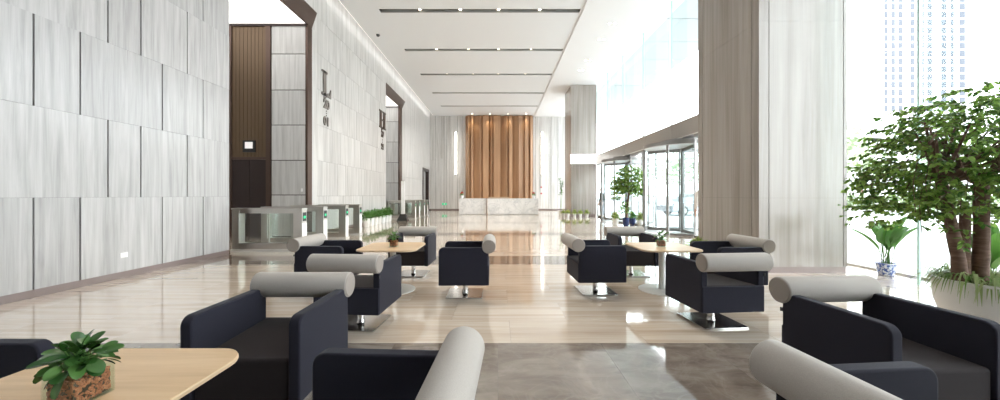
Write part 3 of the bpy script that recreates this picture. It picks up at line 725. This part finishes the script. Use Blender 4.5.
def vase(x, y, z, lb, big):
    t = empty('plant_vase', (x, y, z)); tag(t, lb, 'potted plant', 'glass vases of plants on the tables')
    hx, hy, h = (.052, .062, .108) if big else (.05, .05, .10)
    g = MB(); th = .004
    g.box(-hx, hx, -hy, -hy+th, 0, h).box(-hx, hx, hy-th, hy, 0, h).box(-hx, -hx+th, -hy+th, hy-th, 0, h).box(hx-th, hx, -hy+th, hy-th, 0, h).box(-hx+th, hx-th, -hy+th, hy-th, 0, .006)
    g.build('glass_vase', 'vaseglass', t)
    rg = random.Random(5)
    fill = MB().box(-hx+.009, hx-.009, -hy+.009, hy-.009, .008, h*.80)
    fill.build('clay_fill', 'soil', t)
    pb = MB(); ico = bmesh.new(); bmesh.ops.create_icosphere(ico, subdivisions=1, radius=1); iv = [v.co.copy() for v in ico.verts]; ifs = [[v.index for v in f.verts] for f in ico.faces]; ico.free()
    def peb(p, r):
        e = Euler((rg.random()*6, rg.random()*6, 0)); pb.add([Vector(p)+(e.to_matrix() @ v)*r for v in iv], ifs)
    st = .0088 if big else .012
    for s_ in (-1, 1):
        for k in range(int(1.7*2*hx*h*.8/st**2)): peb((rg.uniform(-hx+.011, hx-.011), s_*(hy-.0095), rg.uniform(.011, h*.80)), st*rg.uniform(.4, .62))
        for k in range(int(1.7*2*hy*h*.8/st**2)): peb((s_*(hx-.0095), rg.uniform(-hy+.011, hy-.011), rg.uniform(.011, h*.80)), st*rg.uniform(.4, .62))
    for k in range(int(1.5*4*hx*hy/st**2)): peb((rg.uniform(-hx+.011, hx-.011), rg.uniform(-hy+.011, hy-.011), h*.8), st*rg.uniform(.4, .62))
    tag(pb.build('clay_pebbles', 'clay', t, fix=False), kind='stuff')
    stem = MB(); n = 60 if big else 26
    for k in range(n):
        az = k*2.39996+rg.uniform(-.3, .3); u = (k+.5)/n            # u: 0 top centre .. 1 rim
        el = R(60-100*u+rg.uniform(-22, 22))
        rad = .015+.06*u+rg.uniform(-.01, .015); 
        base = Vector((rg.uniform(-.018, .018), rg.uniform(-.018, .018), h*.8))
        d = Vector((math.cos(az)*math.cos(el), math.sin(az)*math.cos(el), math.sin(el)))
        p = base+Vector((math.cos(az)*rad*.75, math.sin(az)*rad*.75, .03+.06*(1-u)+rg.uniform(-.012, .012)))
        mid = (base+p)/2+Vector((0, 0, .02)); stem.tube([base, mid, p], .0022, 5)
        q = d.to_track_quat('Y', 'Z'); q = q @ Quaternion((0, 1, 0), rg.uniform(-.5, .5))
        o = bpy.data.objects.new('leaf', LEAFV[k % 3]); C.objects.link(o); o.parent = t; o.location = p
        o.rotation_mode = 'QUATERNION'; o.rotation_quaternion = q; s_ = rg.uniform(.62, .9)*(1 if big else 1.0); o.scale = (s_, s_, s_)
    stem.build('stems', 'bush', t, smooth=True)
    return t
vase(-1.43, 1.18, .6, 'leafy plant in square glass vase of clay pebbles on the nearest table', True)
vase(Xat(394, 4.70), 4.70, .6, 'small plant in square glass vase on the middle table', False)
vase(Xat(661, 4.70), 4.70, .6, 'small plant in square glass vase on the right table', False)

def rdir(rg, zlo=-1, zhi=1):
    z = rg.uniform(zlo, zhi); a = rg.uniform(0, 2*PI); r = math.sqrt(max(0, 1-z*z)); return Vector((r*math.cos(a), r*math.sin(a), z))
def canopy(mb, tw, rg, n, c, rx, ry, rz, root, lsize, per, rim, nb, flat=2.0):
    """umbrella crown of clustered leaves; thin boughs go from root to bough ends"""
    ends = []
    for k in range(nb):
        a = 2*PI*(k+rg.random()*.6)/nb; r = rg.uniform(.45, .95); zz = rg.uniform(-.3, .75)*math.sqrt(max(.05, 1-r*r*.8))
        e = Vector((c[0]+rx*r*math.cos(a), c[1]+ry*r*math.sin(a), c[2]+rz*zz)); ends.append(e)
        rt = root[k % len(root)]; m_ = Vector(rt).lerp(e, .55)+Vector((0, 0, rz*.28)); tw.tube([rt, Vector(rt).lerp(m_, .5), m_, e], [.018, .012, .008, .003], 5)
    for k in range(n):
        a = rg.random()*2*PI; r = math.sqrt(rg.random()); 
        top = math.sqrt(max(.0, 1-r**flat))
        v = rg.random()**.85
        z = c[2]+rz*(top*(v*1.3-.3))-rim*(r**3)*rg.random()
        p = Vector((c[0]+rx*r*math.cos(a), c[1]+ry*r*math.sin(a), z))
        out = Vector((math.cos(a), math.sin(a), rg.uniform(-.3, .3))).normalized()
        t2 = p+out*lsize*1.6; tw.tube([p-out*lsize*2, p, t2], [.003, .0025, .0015], 4)
        for j in range(per):
            u = rg.uniform(-2, 1.8); q = p+out*lsize*u
            side = out.cross(Vector((0, 0, 1))); 
            if side.length < .01: side = Vector((1, 0, 0))
            side.normalize()
            d = (out*rg.uniform(.2, 1)+side*rg.choice((-1, 1))*rg.uniform(.3, 1)+Vector((0, 0, rg.uniform(-1.0, .15)))).normalized()
            s_ = lsize*rg.uniform(.75, 1.2)
            mb.leaf(q, d, (rg.uniform(-.9, .9), rg.uniform(-.9, .9), 1), s_, s_*.60, .12, .18)
# big tree in white bowl
TX, TY = Xat(994, 3.07), 3.07
t = empty('potted_tree', (TX, TY, 0)); tag(t, 'large leafy tree with thick trunks in a white bowl planter by the window', 'tree')
MB().lathe([(.17, 0), (.23, .05), (.30, .17), (.345, .33), (.357, .50), (.36, .535), (.348, .54), (.335, .50), (.31, .42)], 48, cap=True).build('bowl_planter', 'ceramic', t, smooth=True)
MB().lathe([(.325, .44), (.325, .475)], 40).build('soil', 'soil', t)
rg = random.Random(11)
def trunk(pts, rad): 
    o = MB(); P = []; RR = []
    for i in range(len(pts)-1):
        for k in range(6):
            u = k/6; P.append(Vector(pts[i]).lerp(Vector(pts[i+1]), u)); RR.append((rad[i]*(1-u)+rad[i+1]*u)*(1+.06*rg.uniform(-1, 1)))
    P.append(Vector(pts[-1])); RR.append(rad[-1]); return o.tube(P, RR, 14).build('trunk', 'bark', t, smooth=True)
trunk([(-.29, 0, .45), (-.32, 0, .75), (-.37, .02, 1.1), (-.42, .04, 1.42)], [.052, .045, .040, .034])
trunk([(-.105, .02, .45), (-.11, .0, .9), (-.115, .0, 1.40)], [.056, .050, .046])
trunk([(-.20, .05, .45), (-.20, .05, .85), (-.20, .04, 1.19)], [.042, .037, .034])
fol = MB(); tw = MB()
canopy(fol, tw, rg, 1050, (-.02, .05, 1.42), .86, .80, .90, [(-.42, .04, 1.40), (-.115, 0, 1.38), (-.42, .04, 1.40)], .054, 10, .50, 44, 3.0)
for (dx, dz, nn) in ((-.55, 1.05, 5), (-.42, .95, 5), (-.7, 1.2, 6), (.5, 1.0, 6), (-.8, 1.2, 6), (-.62, 1.1, 6), (-.3, 1.1, 5), (-.75, 1.02, 4)):
    base = Vector((dx, -.1, dz+.4)); tip = Vector((dx*1.1, -.15, dz-.05)); tw.tube([base, base.lerp(tip, .5)+Vector((-.03, 0, .03)), tip], .003, 4)
    for j in range(nn*4):
        q = base.lerp(tip, rg.random()); fol.leaf(q, rdir(rg, -.8, .1), (0, 0, 1), .065, .036)
tag(fol.build('foliage', 'ficus', t, fix=False), kind='stuff')
tw.build('branches', 'bark', t, smooth=True, fix=False)
sp = MB()
for k in range(330):
    a = rg.random()*2*PI; r0 = rg.uniform(.10, .32); p = Vector((r0*math.cos(a), r0*math.sin(a), .475))
    d = Vector((math.cos(a+rg.uniform(-.9, .9)), math.sin(a+rg.uniform(-.9, .9)), 0)); L = rg.uniform(.16, .30); hgt = rg.uniform(.08, .19); w2 = rg.uniform(.007, .012)
    sd = d.cross(Vector((0, 0, 1))); vs = []; ns = 6
    for i in range(ns+1):
        u = i/ns; q = p+d*L*u*(1-.15*u)+Vector((0, 0, hgt*math.sin(PI*min(1, u*.85))*1.0-.10*u*u*L/.2)); ww = w2*(1-u**2.2)+.0006
        vs += [q-sd*ww, q+sd*ww]
    sp.add(vs, [(2*i, 2*i+1, 2*i+3, 2*i+2) for i in range(ns)])
tag(sp.build('spider_plant', 'spider', t, fix=False), kind='stuff')
# broad-leaved plants in porcelain pots
def broadplant(x, y, lb, seed, n=16, sc=1.0, hmul=1.0):
    rg = random.Random(seed)
    t = empty('potted_aspidistra', (x, y, 0)); tag(t, lb, 'potted plant', 'broad-leaved plants in porcelain pots')
    MB().lathe([(.085, 0), (.092, .01), (.105, .07), (.118, .17), (.118, .18)], 36).build('pot', 'porcelain', t, smooth=True)
    MB().lathe([(.128, .18), (.132, .19), (.128, .20), (.112, .20), (.10, .175)], 36).build('pot_rim', 'porcelain', t, smooth=True)
    MB().lathe([(.105, .16), (.105, .185)], 30).build('soil', 'soil', t)
    for k in range(n):
        az = 2*PI*k/n+rg.uniform(-.3, .3); lean = rg.uniform(5, 45); L = rg.uniform(.32, .48)*sc; st = rg.uniform(.12, .26)*sc*hmul
        d = Vector((math.cos(az)*math.sin(R(lean)), math.sin(az)*math.sin(R(lean)), math.cos(R(lean))))
        p0 = Vector((rg.uniform(-.05, .05), rg.uniform(-.05, .05), .18)); p1 = p0+Vector((d.x*.5, d.y*.5, 1)).normalized()*st
        lf = leafmesh(L, L*rg.uniform(.24, .32), 8, rg.uniform(.05, .35), .14, .75)
        lf.tube([(0, -.02, 0), (0, .03, 0)], .004, 5)
        me = lf.mesh('leaf', True, False); me.materials.append(M['broad'])
        o = bpy.data.objects.new('leaf', me); C.objects.link(o); o.parent = t; o.location = p1
        zz = Vector((-math.cos(az), -math.sin(az), .6)); zz = (zz-d*zz.dot(d)).normalized(); xx = d.cross(zz); q = Matrix((xx, d, zz)).transposed().to_quaternion() @ Quaternion((0, 1, 0), rg.uniform(-.7, .7)); o.rotation_mode = 'QUATERNION'; o.rotation_quaternion = q
        MB().tube([p0, p1], .005, 6).build('stalk', 'broad', t, smooth=True)
broadplant(Xat(886, 5.6), 5.6, 'broad-leaved plant in blue and white porcelain pot beside the stone column', 21, 16, 1.22, 1.25)
broadplant(Xat(993, 4.25), 4.25, 'broad-leaved plant in porcelain pot half hidden behind the big tree', 33, 14, 1.3, 1.2)

def bush(mb, rg, c, r, h, n, ls):
    for k in range(n):
        d = rdir(rg, -.2, 1); p = Vector(c)+Vector((d.x*r, d.y*r, d.z*h))*rg.uniform(.45, 1)
        mb.leaf(p-d*ls*.5, (d+rdir(rg)*.8), (0, 0, 1), ls*rg.uniform(.7, 1.3), ls*.5)
def potbush(name, x, y, pot, potm, leaf, r, h, n, ls, lb, group, seed, cat='potted plant'):
    t = empty(name, (x, y, 0)); tag(t, lb, cat, group); pr, ph = pot
    MB().lathe([(pr*.78, 0), (pr*.85, ph*.3), (pr, ph*.96), (pr, ph), (pr*.9, ph), (pr*.85, ph*.9)], 20).build('pot', potm, t, smooth=True)
    f_ = MB(); bush(f_, random.Random(seed), (0, 0, ph+.02), r, h, n, ls)
    st = MB()
    for k in range(6):
        a = k*1.05; st.tube([(0, 0, ph*.85), (r*.4*math.cos(a), r*.4*math.sin(a), ph+h*.6)], .006, 5)
    st.build('stems', 'bush', t); tag(f_.build('foliage', leaf, t, fix=False), kind='stuff')
    return t
ordn = ['first', 'second', 'third', 'fourth', 'fifth', 'sixth', 'seventh']
for k in range(7):
    y = 14.2+(17.1-14.2)*k/6
    potbush('wall_planter', -5.42, y, (.15, .34), 'ceramic', 'bush', .25, .34, 170, .10, 'green plant in white pot along the lift wall, %s from the turnstiles' % ordn[k], 'white pots along the lift wall', 40+k)
for k, px in enumerate((563.5, 568, 574.5, 580.3, 587)):
    y = 20.5 if k else 20.9
    potbush('lime_planter', Xat(px, y), y, (.10, .20), 'ceramic', 'lime', .17, .24, 110, .09, 'lime green plant in white pot before the far column, %s from the left' % ordn[k], 'white pots before the far column', 60+k)
potbush('shrub_planter', 4.02, 6.95, (.13, .16), 'ceramic', 'lime', .24, .27, 220, .10, 'low lime green shrub beside the near stone column behind the right chairs', None, 71)
for k, (px, y, pm, lf) in enumerate(((615.5, 15.1, 'ceramic', 'lime'), (632.5, 15.3, 'navyceramic', 'bush'), (640.5, 14.5, 'ceramic', 'lime'))):
    potbush('entrance_shrub', Xat(px, y), y, (.15, .28), pm, lf, .20, .30, 160, .10, 'leafy shrub in %s, %s' % (('white pot', 'left of the entrance tree'), ('navy pot', 'just right of the entrance tree'), ('white pot', 'by the nearer revolving door'))[k], 'shrubs around the entrance tree', 80+k)
# entrance tree
X, Y = Xat(626, 14.3), 14.3
t = empty('entrance_tree', (X, Y, 0)); tag(t, 'slender leafy tree in dark blue pot between the revolving doors', 'tree')
MB().lathe([(.10, 0), (.12, .1), (.135, .33), (.135, .36), (.12, .36), (.11, .3)], 28).build('pot', 'navyceramic', t, smooth=True)
rg = random.Random(91)
MB().tube([(.02, 0, .3), (.05, 0, .8), (.12, 0, 1.3), (.1, 0, 1.75)], [.05, .045, .04, .03], 10).build('trunk', 'bark', t, smooth=True)
fol = MB(); tw = MB()
canopy(fol, tw, rg, 300, (.08, 0, 1.68), .60, .55, .85, [(.1, 0, 1.7), (.11, 0, 1.5)], .10, 9, .6, 18, 2.6)
bush(fol, rg, (-.05, 0, .62), .32, .45, 120, .12)
tag(fol.build('foliage', 'ficus', t, fix=False), kind='stuff'); tw.build('branches', 'bark', t, fix=False)
# tall thin plant by the far column
t = empty('bamboo_plant', (4.12, 22.6, 0)); tag(t, 'tall thin green plant standing left of the far column', 'potted plant')
MB().lathe([(.12, 0), (.15, .3), (.13, .3)], 20).build('pot', 'ceramic', t, smooth=True)
f_ = MB(); s_ = MB(); rg = random.Random(5)
for k in range(4):
    q = [(0, 0, .25), (rg.uniform(-.08, .08), rg.uniform(-.08, .08), 1.3), (rg.uniform(-.18, .18), rg.uniform(-.1, .1), rg.uniform(2.0, 2.45))]; s_.tube(q, .01, 5)
    for j in range(26):
        p = Vector(q[1]).lerp(Vector(q[2]), rg.random()); f_.leaf(p, rdir(rg, -.4, .5), (0, 0, 1), .15, .05)
s_.build('stems', 'bush', t); tag(f_.build('foliage', 'bush', t, fix=False), kind='stuff')

# ================================================================== RECEPTION DESK
DY = Yfloor(214.6)
t = empty('reception_desk', (0, DY, 0)); tag(t, 'long white marble reception desk before the timber slat wall', 'desk')
XL, XM, XR = Xat(458.6, DY), Xat(487.0, DY), Xat(538.5, DY)
def slabs(x0, x1, y0, y1, n, z1):
    for k in range(n):
        a, b_ = x0+(x1-x0)*k/n, x0+(x1-x0)*(k+1)/n
        MB().box(a+.002, b_-.002, y0, y0+.05, .05, z1-.04).build('front_slab', 'marble', t)
slabs(XL, XM-.05, .25, 0, 2, 1.07); slabs(XM+.02, XR, 0, 0, 3, 1.07)
MB().box(XL+.02, XM-.05, .30, 1.2, .0, 1.03).build('desk_body', 'marble', t); MB().box(XM+.04, XR-.02, .05, 1.2, 0, 1.03).build('desk_body', 'marble', t)
MB().box(XL, XM-.05, .24, 1.2, 1.03, 1.07).build('desk_top', 'marble', t); MB().box(XM+.02, XR, -.01, 1.2, 1.03, 1.07).build('desk_top', 'marble', t)
tr = empty('counter_tray', (Xat(499, DY), DY, 1.07)); tag(tr, 'low brown wooden tray box on the middle of the reception desk', 'tray')
hw = (Xat(509, DY)-Xat(489, DY))/2
MB().box(-hw, hw, .02, .62, 0, .02).build('tray_base', 'deskwood', tr); MB().box(-hw, hw, .0, .02, 0, .10).build('tray_front', 'deskwood', tr); MB().box(-hw, hw, .62, .64, 0, .10).build('tray_back', 'deskwood', tr)
for s_ in (-1, 1): MB().box(s_*hw-.01, s_*hw+.01, .02, .62, 0, .10).build('tray_side', 'deskwood', tr)
for px, lb in ((462, 'left'), (533.6, 'right')):
    f0 = empty('flower_pot', (Xat(px, DY+.5), DY+.5, 1.072)); tag(f0, 'small red flowers in white pot at the %s end of the reception desk' % lb, 'potted plant', 'flower pots on the reception desk')
    MB().lathe([(.09, 0), (.12, .2), (.1, .2)], 16).build('pot', 'ceramic', f0, smooth=True)
    f_ = MB(); bush(f_, random.Random(px), (0, 0, .22), .16, .14, 50, .09); tag(f_.build('leaves', 'bush', f0, fix=False), kind='stuff')
    f_ = MB(); bush(f_, random.Random(px+1), (0, 0, .32), .12, .14, 40, .08); tag(f_.build('petals', 'red', f0, fix=False), kind='stuff')

# ================================================================== TURNSTILES
def turnstile(x1, y, L, lb, grp, flap=True):
    t = empty('turnstile', (x1-L/2, y, 0)); tag(t, lb, 'turnstile', grp)
    h = 1.0; w2 = .10; a = L/2
    MB().box(-a, -a+.16, -w2, w2, .06, h-.04).build('end_post', 'steel', t, bevel=.006)
    MB().box(a-.20, a, -w2, w2, .06, h-.04).build('end_post', 'steel', t, bevel=.006)
    MB().box(-a-.01, a+.01, -w2-.01, w2+.01, h-.04, h).build('top_cover', 'steel', t, bevel=.006)
    MB().box(-a+.16, a-.20, -w2, w2, .06, .20).build('lower_panel', 'steel', t)
    MB().box(-a+.16, a-.20, -w2+.02, w2-.02, h-.12, h-.04).build('upper_rail', 'steel', t)
    MB().box(-a-.02, a+.02, -w2-.02, w2+.02, 0, .06).build('plinth', 'steelw', t)
    x0, x1_ = -a+.20, a-.24; mid = (x0+x1_)/2
    MB().box(mid-.012, mid+.012, -.02, .02, .20, h-.12).build('divider', 'steel', t)
    for p, q in ((x0-.04, mid-.012), (mid+.012, x1_+.04)):
        for s_ in (-1, 1): MB().box(p, q, s_*(w2-.015)-.004, s_*(w2-.015)+.004, .20, h-.12).build('pane', 'pane', t)
    lt = MB().box(a+.001, a+.006, -w2+.03, w2-.03, .70, .90).build('card_reader', 'black', t)
    MB().box(a+.006, a+.008, -w2+.055, w2-.055, .76, .82).build('indicator', 'exit', lt)
    MB().box(a-.001, a+.003, -w2+.005, w2-.005, .07, .66).build('end_cover', 'white', t)
    if flap:
        MB().box(-.10, -.088, w2+.005, w2+.34, .28, .86).build('glass_flap', 'pane', t)
for k, px in enumerate((302, 323.4, 345.6, 359.4)):
    y = Yat(px, -4.47)+.10; L = 1.60 if k < 3 else 1.33
    turnstile(-4.47, y, L, 'steel and glass turnstile of the front row, %s from the camera' % ('nearest', 'second', 'third', 'farthest')[k], 'turnstiles of the front row', k < 3)
for k, px in enumerate((415.6, 419.7, 424.6, 427.8)):
    y = Yat(px, -4.42); L = 1.60 if k < 2 else 1.38
    turnstile(-4.42, y, L, 'steel and glass turnstile of the far row, %s from the camera' % ('nearest', 'second', 'third', 'farthest')[k], 'turnstiles of the far row', k < 3)
# totem
Y = 17.3; X = Xat(403, Y)
t = empty('totem_sign', (X, Y, 0)); tag(t, 'slim tall white totem on a black base before the second lift lobby', 'sign')
MB().add([(-.28,-.2,0),(.28,-.2,0),(.28,.2,0),(-.28,.2,0),(-.12,-.09,.34),(.14,-.09,.34),(.14,.09,.34),(-.12,.09,.34)], [(0,3,2,1),(4,5,6,7),(0,1,5,4),(1,2,6,5),(2,3,7,6),(3,0,4,7)]).build('base', 'black', t, bevel=.01)
MB().box(-.085, .085, -.04, .04, .34, 2.0).build('panel', 'white', t, bevel=.008)

# ================================================================== PEOPLE
def person(x, y, rz, top, bottom, lb, sleeve):
    t = empty('person', (x, y, 0), rz); tag(t, lb, 'person')
    def skin(name, V, E, mat, parent, root=0, sub=2):
        me = bpy.data.meshes.new(name); me.from_pydata([v[0] for v in V], E, []); me.materials.append(M[mat])
        o = bpy.data.objects.new(name, me); C.objects.link(o); o.parent = parent
        md = o.modifiers.new('skin', 'SKIN'); md.use_smooth_shade = True
        for i, sv in enumerate(me.skin_vertices[0].data): sv.radius = V[i][1] if isinstance(V[i][1], tuple) else (V[i][1], V[i][1]); sv.use_root = (i == root)
        sb = o.modifiers.new('sub', 'SUBSURF'); sb.levels = sub; sb.render_levels = sub
        return o
    V = [((0,0,.93),(.135,.10)), ((0,-.01,1.10),(.125,.09)), ((0,-.01,1.28),(.15,.10)), ((0,0,1.40),(.12,.075)), ((0,.005,1.48),.05), ((0,.01,1.53),.05)]
    E = [(0,1),(1,2),(2,3),(3,4),(4,5)]
    for s_ in (-1, 1):
        n = len(V); V += [((s_*.09,0,.86),.085), ((s_*.095,.015,.50),.058), ((s_*.095,-.02,.10),.04), ((s_*.10,.14,.035),(.04,.028))]
        E += [(0,n),(n,n+1),(n+1,n+2),(n+2,n+3)]
        m_ = len(V); V += [((s_*.19,0,1.37),.055), ((s_*.225,-.03,1.10),.042), ((s_*.225,.05,.88),.028), ((s_*.222,.07,.82),(.022,.034)), ((s_*.22,.08,.77),(.016,.034))]
        E += [(3,m_),(m_,m_+1),(m_+1,m_+2),(m_+2,m_+3),(m_+3,m_+4)]
        for j, (dy, L) in enumerate(((-.028,.05),(-.009,.065),(.010,.07),(.028,.06))):
            q = len(V); V += [((s_*.218,.08+dy*1.0,.735),.009), ((s_*.208,.085+dy,.735-L*.5),.0085), ((s_*.195,.088+dy,.735-L),.007)]
            E += [(m_+4,q),(q,q+1),(q+1,q+2)]
        q = len(V); V += [((s_*.205,.115,.80),.012), ((s_*.195,.13,.765),.010), ((s_*.188,.135,.735),.008)]; E += [(m_+3,q),(q,q+1),(q+1,q+2)]
    body = skin('body', V, E, 'skin', t)
    # head: one sculpted surface
    bm = bmesh.new(); bmesh.ops.create_uvsphere(bm, u_segments=28, v_segments=20, radius=1)
    for v in bm.verts:
        c = v.co; zz = c.z; sx = .074*(1-.22*max(0, -zz)); sy = .095
        p = Vector((c.x*sx, c.y*sy, zz*.118))
        if c.y > .55:
            p.y += .022*math.exp(-((c.x/.16)**2))*math.exp(-(((zz+.12)/.22)**2))       # nose
            for e in (-1, 1): p.y -= .010*math.exp(-(((c.x-e*.38)/.16)**2)-(((zz-.08)/.12)**2))   # eye sockets
            p.y += .005*math.exp(-((c.x/.25)**2)-(((zz+.46)/.07)**2)); p.y += .008*math.exp(-((c.x/.3)**2)-(((zz+.8)/.16)**2))
        if abs(c.x) > .9 and abs(zz) < .28 and abs(c.y) < .4: p.x *= 1.17                # ears
        v.co = p
    me = bpy.data.meshes.new('head'); bm.to_mesh(me); bm.free(); me.materials.append(M['skin']); me.polygons.foreach_set('use_smooth', [True]*len(me.polygons))
    hd = bpy.data.objects.new('head', me); C.objects.link(hd); hd.parent = t; hd.location = (0, .02, 1.615)
    for e in (-1, 1): MB().lathe([(.001, -.004), (.007, -.002), (.008, 0), (.001, .006)], 10, 'y', (e*.028, .088, .008)).build('eye', 'black', hd, smooth=True)
    MB().prism([(-.022, -.058), (.022, -.058), (.016, -.05), (0, -.053), (-.016, -.05)], .085, .0985, 'y').build('mouth', 'red', hd)
    bm = bmesh.new(); bmesh.ops.create_uvsphere(bm, u_segments=24, v_segments=16, radius=1)
    bmesh.ops.delete(bm, geom=[v for v in bm.verts if v.co.z < -.35 or (v.co.y > .35 and v.co.z < .42)], context='VERTS')
    for v in bm.verts: v.co = Vector((v.co.x*.082, v.co.y*.104-.004, v.co.z*.126+.004))
    me = bpy.data.meshes.new('hair'); bm.to_mesh(me); bm.free(); me.materials.append(M['hair']); me.polygons.foreach_set('use_smooth', [True]*len(me.polygons))
    hr = bpy.data.objects.new('hair', me); C.objects.link(hr); hr.parent = hd
    V = [((0,0,.95),(.165,.125)), ((0,-.01,1.10),(.15,.115)), ((0,-.01,1.28),(.17,.12)), ((0,0,1.40),(.13,.09)), ((0,.005,1.455),.062)]; E = [(0,1),(1,2),(2,3),(3,4)]
    for s_ in (-1, 1):
        m_ = len(V); V += [((s_*.19,0,1.37),.07), ((s_*.227,-.03,1.10),.055)]+([((s_*.226,.045,.90),.042)] if sleeve else [((s_*.226,-.02,1.07),.056)]); E += [(3,m_),(m_,m_+1),(m_+1,m_+2)]
    skin('jacket' if sleeve else 'shirt', V, E, top, t)
    V = [((0,0,.97),(.15,.115)), ((0,0,.90),(.15,.115))]; E = [(0,1)]
    for s_ in (-1, 1):
        n = len(V); V += [((s_*.09,0,.80),.10), ((s_*.095,.012,.50),.078), ((s_*.095,-.02,.09),.062)]; E += [(1,n),(n,n+1),(n+1,n+2)]
    skin('trousers', V, E, bottom, t)
    for s_ in (-1, 1):
        MB().prism(rrect(s_*.095-.045, s_*.095+.045, -.08, .19, (.035, .035, .045, .045)), 0, .07).build('shoe', 'black', t, bevel=.02, seg=3)
person(6.02, 20.0, R(100), 'suit', 'greytrouser', 'person in dark jacket and grey trousers standing behind the far revolving door', True)
person(5.83, 9.72, R(-10), 'shirt', 'suit', 'person in pale top and dark trousers half hidden behind the near column', True)

# ================================================================== OUTSIDE
g = MB().box(GX, 420, -160, 520, -.2, -.03).build('ground', 'concrete'); tag(g, kind='structure')
g = MB().box(24, 33, -160, 400, -.03, -.02).build('road', 'road'); tag(g, kind='structure')
sf = MB().box(GX+.05, 9.85, Y0-6, 34, 8.46, 8.7).build('canopy_soffit', 'joint'); tag(sf, kind='structure')
for k in range(-3, 14):
    piece('soffit_panel', 'soffit', GX+.05, 9.85, 5.4+2.13*k+.02, 5.4+2.13*(k+1)-.02, 8.42, 8.46, sf)
# tower
TYd = 138.0
x0, x1 = Xat(874, TYd), Xat(972, TYd)
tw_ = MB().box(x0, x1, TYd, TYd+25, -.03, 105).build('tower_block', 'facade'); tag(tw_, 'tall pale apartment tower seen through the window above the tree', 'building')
cols = [(884, 887.6), (891, 895), (898.4, 902.4), (910.4, 914.6), (922, 924), (927, 932), (941, 946.3), (950.5, 953.8), (959.5, 965)]
win = MB().box(-.5, .5, -.06, .02, -.5, .5).mesh('window'); win.materials.append(M['farwin'])
for a, b_ in cols:
    for r in range(18):
        zc = 36+3.12*r
        o = bpy.data.objects.new('window', win); C.objects.link(o); o.parent = tw_; o.location = ((Xat(a, TYd)+Xat(b_, TYd))/2, TYd, zc); o.scale = (Xat(b_, TYd)-Xat(a, TYd), 1, 2.5)
# hedge and street trees
for k in range(4):
    y0 = 6+k*11
    h = MB(); rg = random.Random(100+k); 
    for j in range(1500):
        h.leaf((rg.uniform(34, 35.2), y0+rg.uniform(0, 10.5), rg.uniform(.1, 1.25)), rdir(rg), (0, 0, 1), .35, .2)
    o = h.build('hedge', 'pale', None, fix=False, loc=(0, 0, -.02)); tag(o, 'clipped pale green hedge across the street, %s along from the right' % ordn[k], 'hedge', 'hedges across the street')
def streettree(name='street_tree', seed=1):
    rg = random.Random(seed); t = empty(name)
    MB().tube([(0, 0, 0), (.1, 0, 1.8), (0, .1, 3.4)], [.16, .13, .08], 8).build('trunk', 'bark', t, smooth=True)
    f_ = MB(); tw = MB()
    canopy(f_, tw, rg, 110, (0, 0, 4.2), 2.4, 2.4, 2.6, [(0, .1, 3.3)], .36, 7, .8, 12)
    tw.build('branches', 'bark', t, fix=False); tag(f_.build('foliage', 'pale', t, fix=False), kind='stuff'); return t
st_ = streettree()
spots = [(20.5, 22.2, 0), (38, 36, 1), (38, 43, 2), (38, 29, 4), (21, 48, 1), (38, 57, 3), (21.5, 40, 5), (38, 65, 2), (38, 50, 0), (38, 22, 3), (38, 75, 1)]
lbl = ['near one behind the big potted tree', 'third along the far kerb', 'fourth along the far kerb', 'second along the far kerb', 'beyond the entrance on the near kerb, farther of two', 'sixth along the far kerb', 'beyond the entrance on the near kerb, nearer of two', 'seventh along the far kerb', 'fifth along the far kerb', 'first along the far kerb', 'last along the far kerb']
for k, (x, y, a) in enumerate(spots):
    o = st_ if k == 0 else copy_tree(st_); o.location = (x, y, -.03); o.rotation_euler = (0, 0, a); tag(o, 'pale leafy street tree outside, '+lbl[k], 'tree', 'street trees outside')
# car outside the entrance
t = empty('car', (13.0, 23.0, -.03), R(8)); tag(t, 'silver grey car parked outside beyond the revolving door', 'car')
side = [(-2.1,.25),(-2.1,.62),(-1.95,.80),(-1.0,.92),(-.35,1.42),(.95,1.45),(1.75,.98),(2.1,.92),(2.12,.3)]
MB().prism(side, -.85, .85, 'y').build('body', 'carpaint', t, bevel=.08, seg=3)
MB().prism([(-.88,.95),(-.33,1.36),(.9,1.38),(1.5,1.0)], -.86, .86, 'y').build('side_window', 'black', t)
MB().prism([(-.97,.94),(-.36,1.40),(-.35,1.425),(-.99,.95)], -.7, .7, 'y').build('windscreen', 'black', t)
for x in (-1.3, 1.3):
    for y in (-.87, .69):
        wl2 = MB().lathe([(.32, y), (.32, y+.18)], 24, 'y', (x, 0, .32)).build('wheel', 'black', t, smooth=True)
        MB().lathe([(.19, y-.005), (.19, y+.185)], 18, 'y', (x, 0, .32)).build('hub', 'steel', wl2)
for y in (-.6, .6): MB().box(-2.13, -2.05, y-.18, y+.18, .62, .74).build('headlamp', 'white', t)
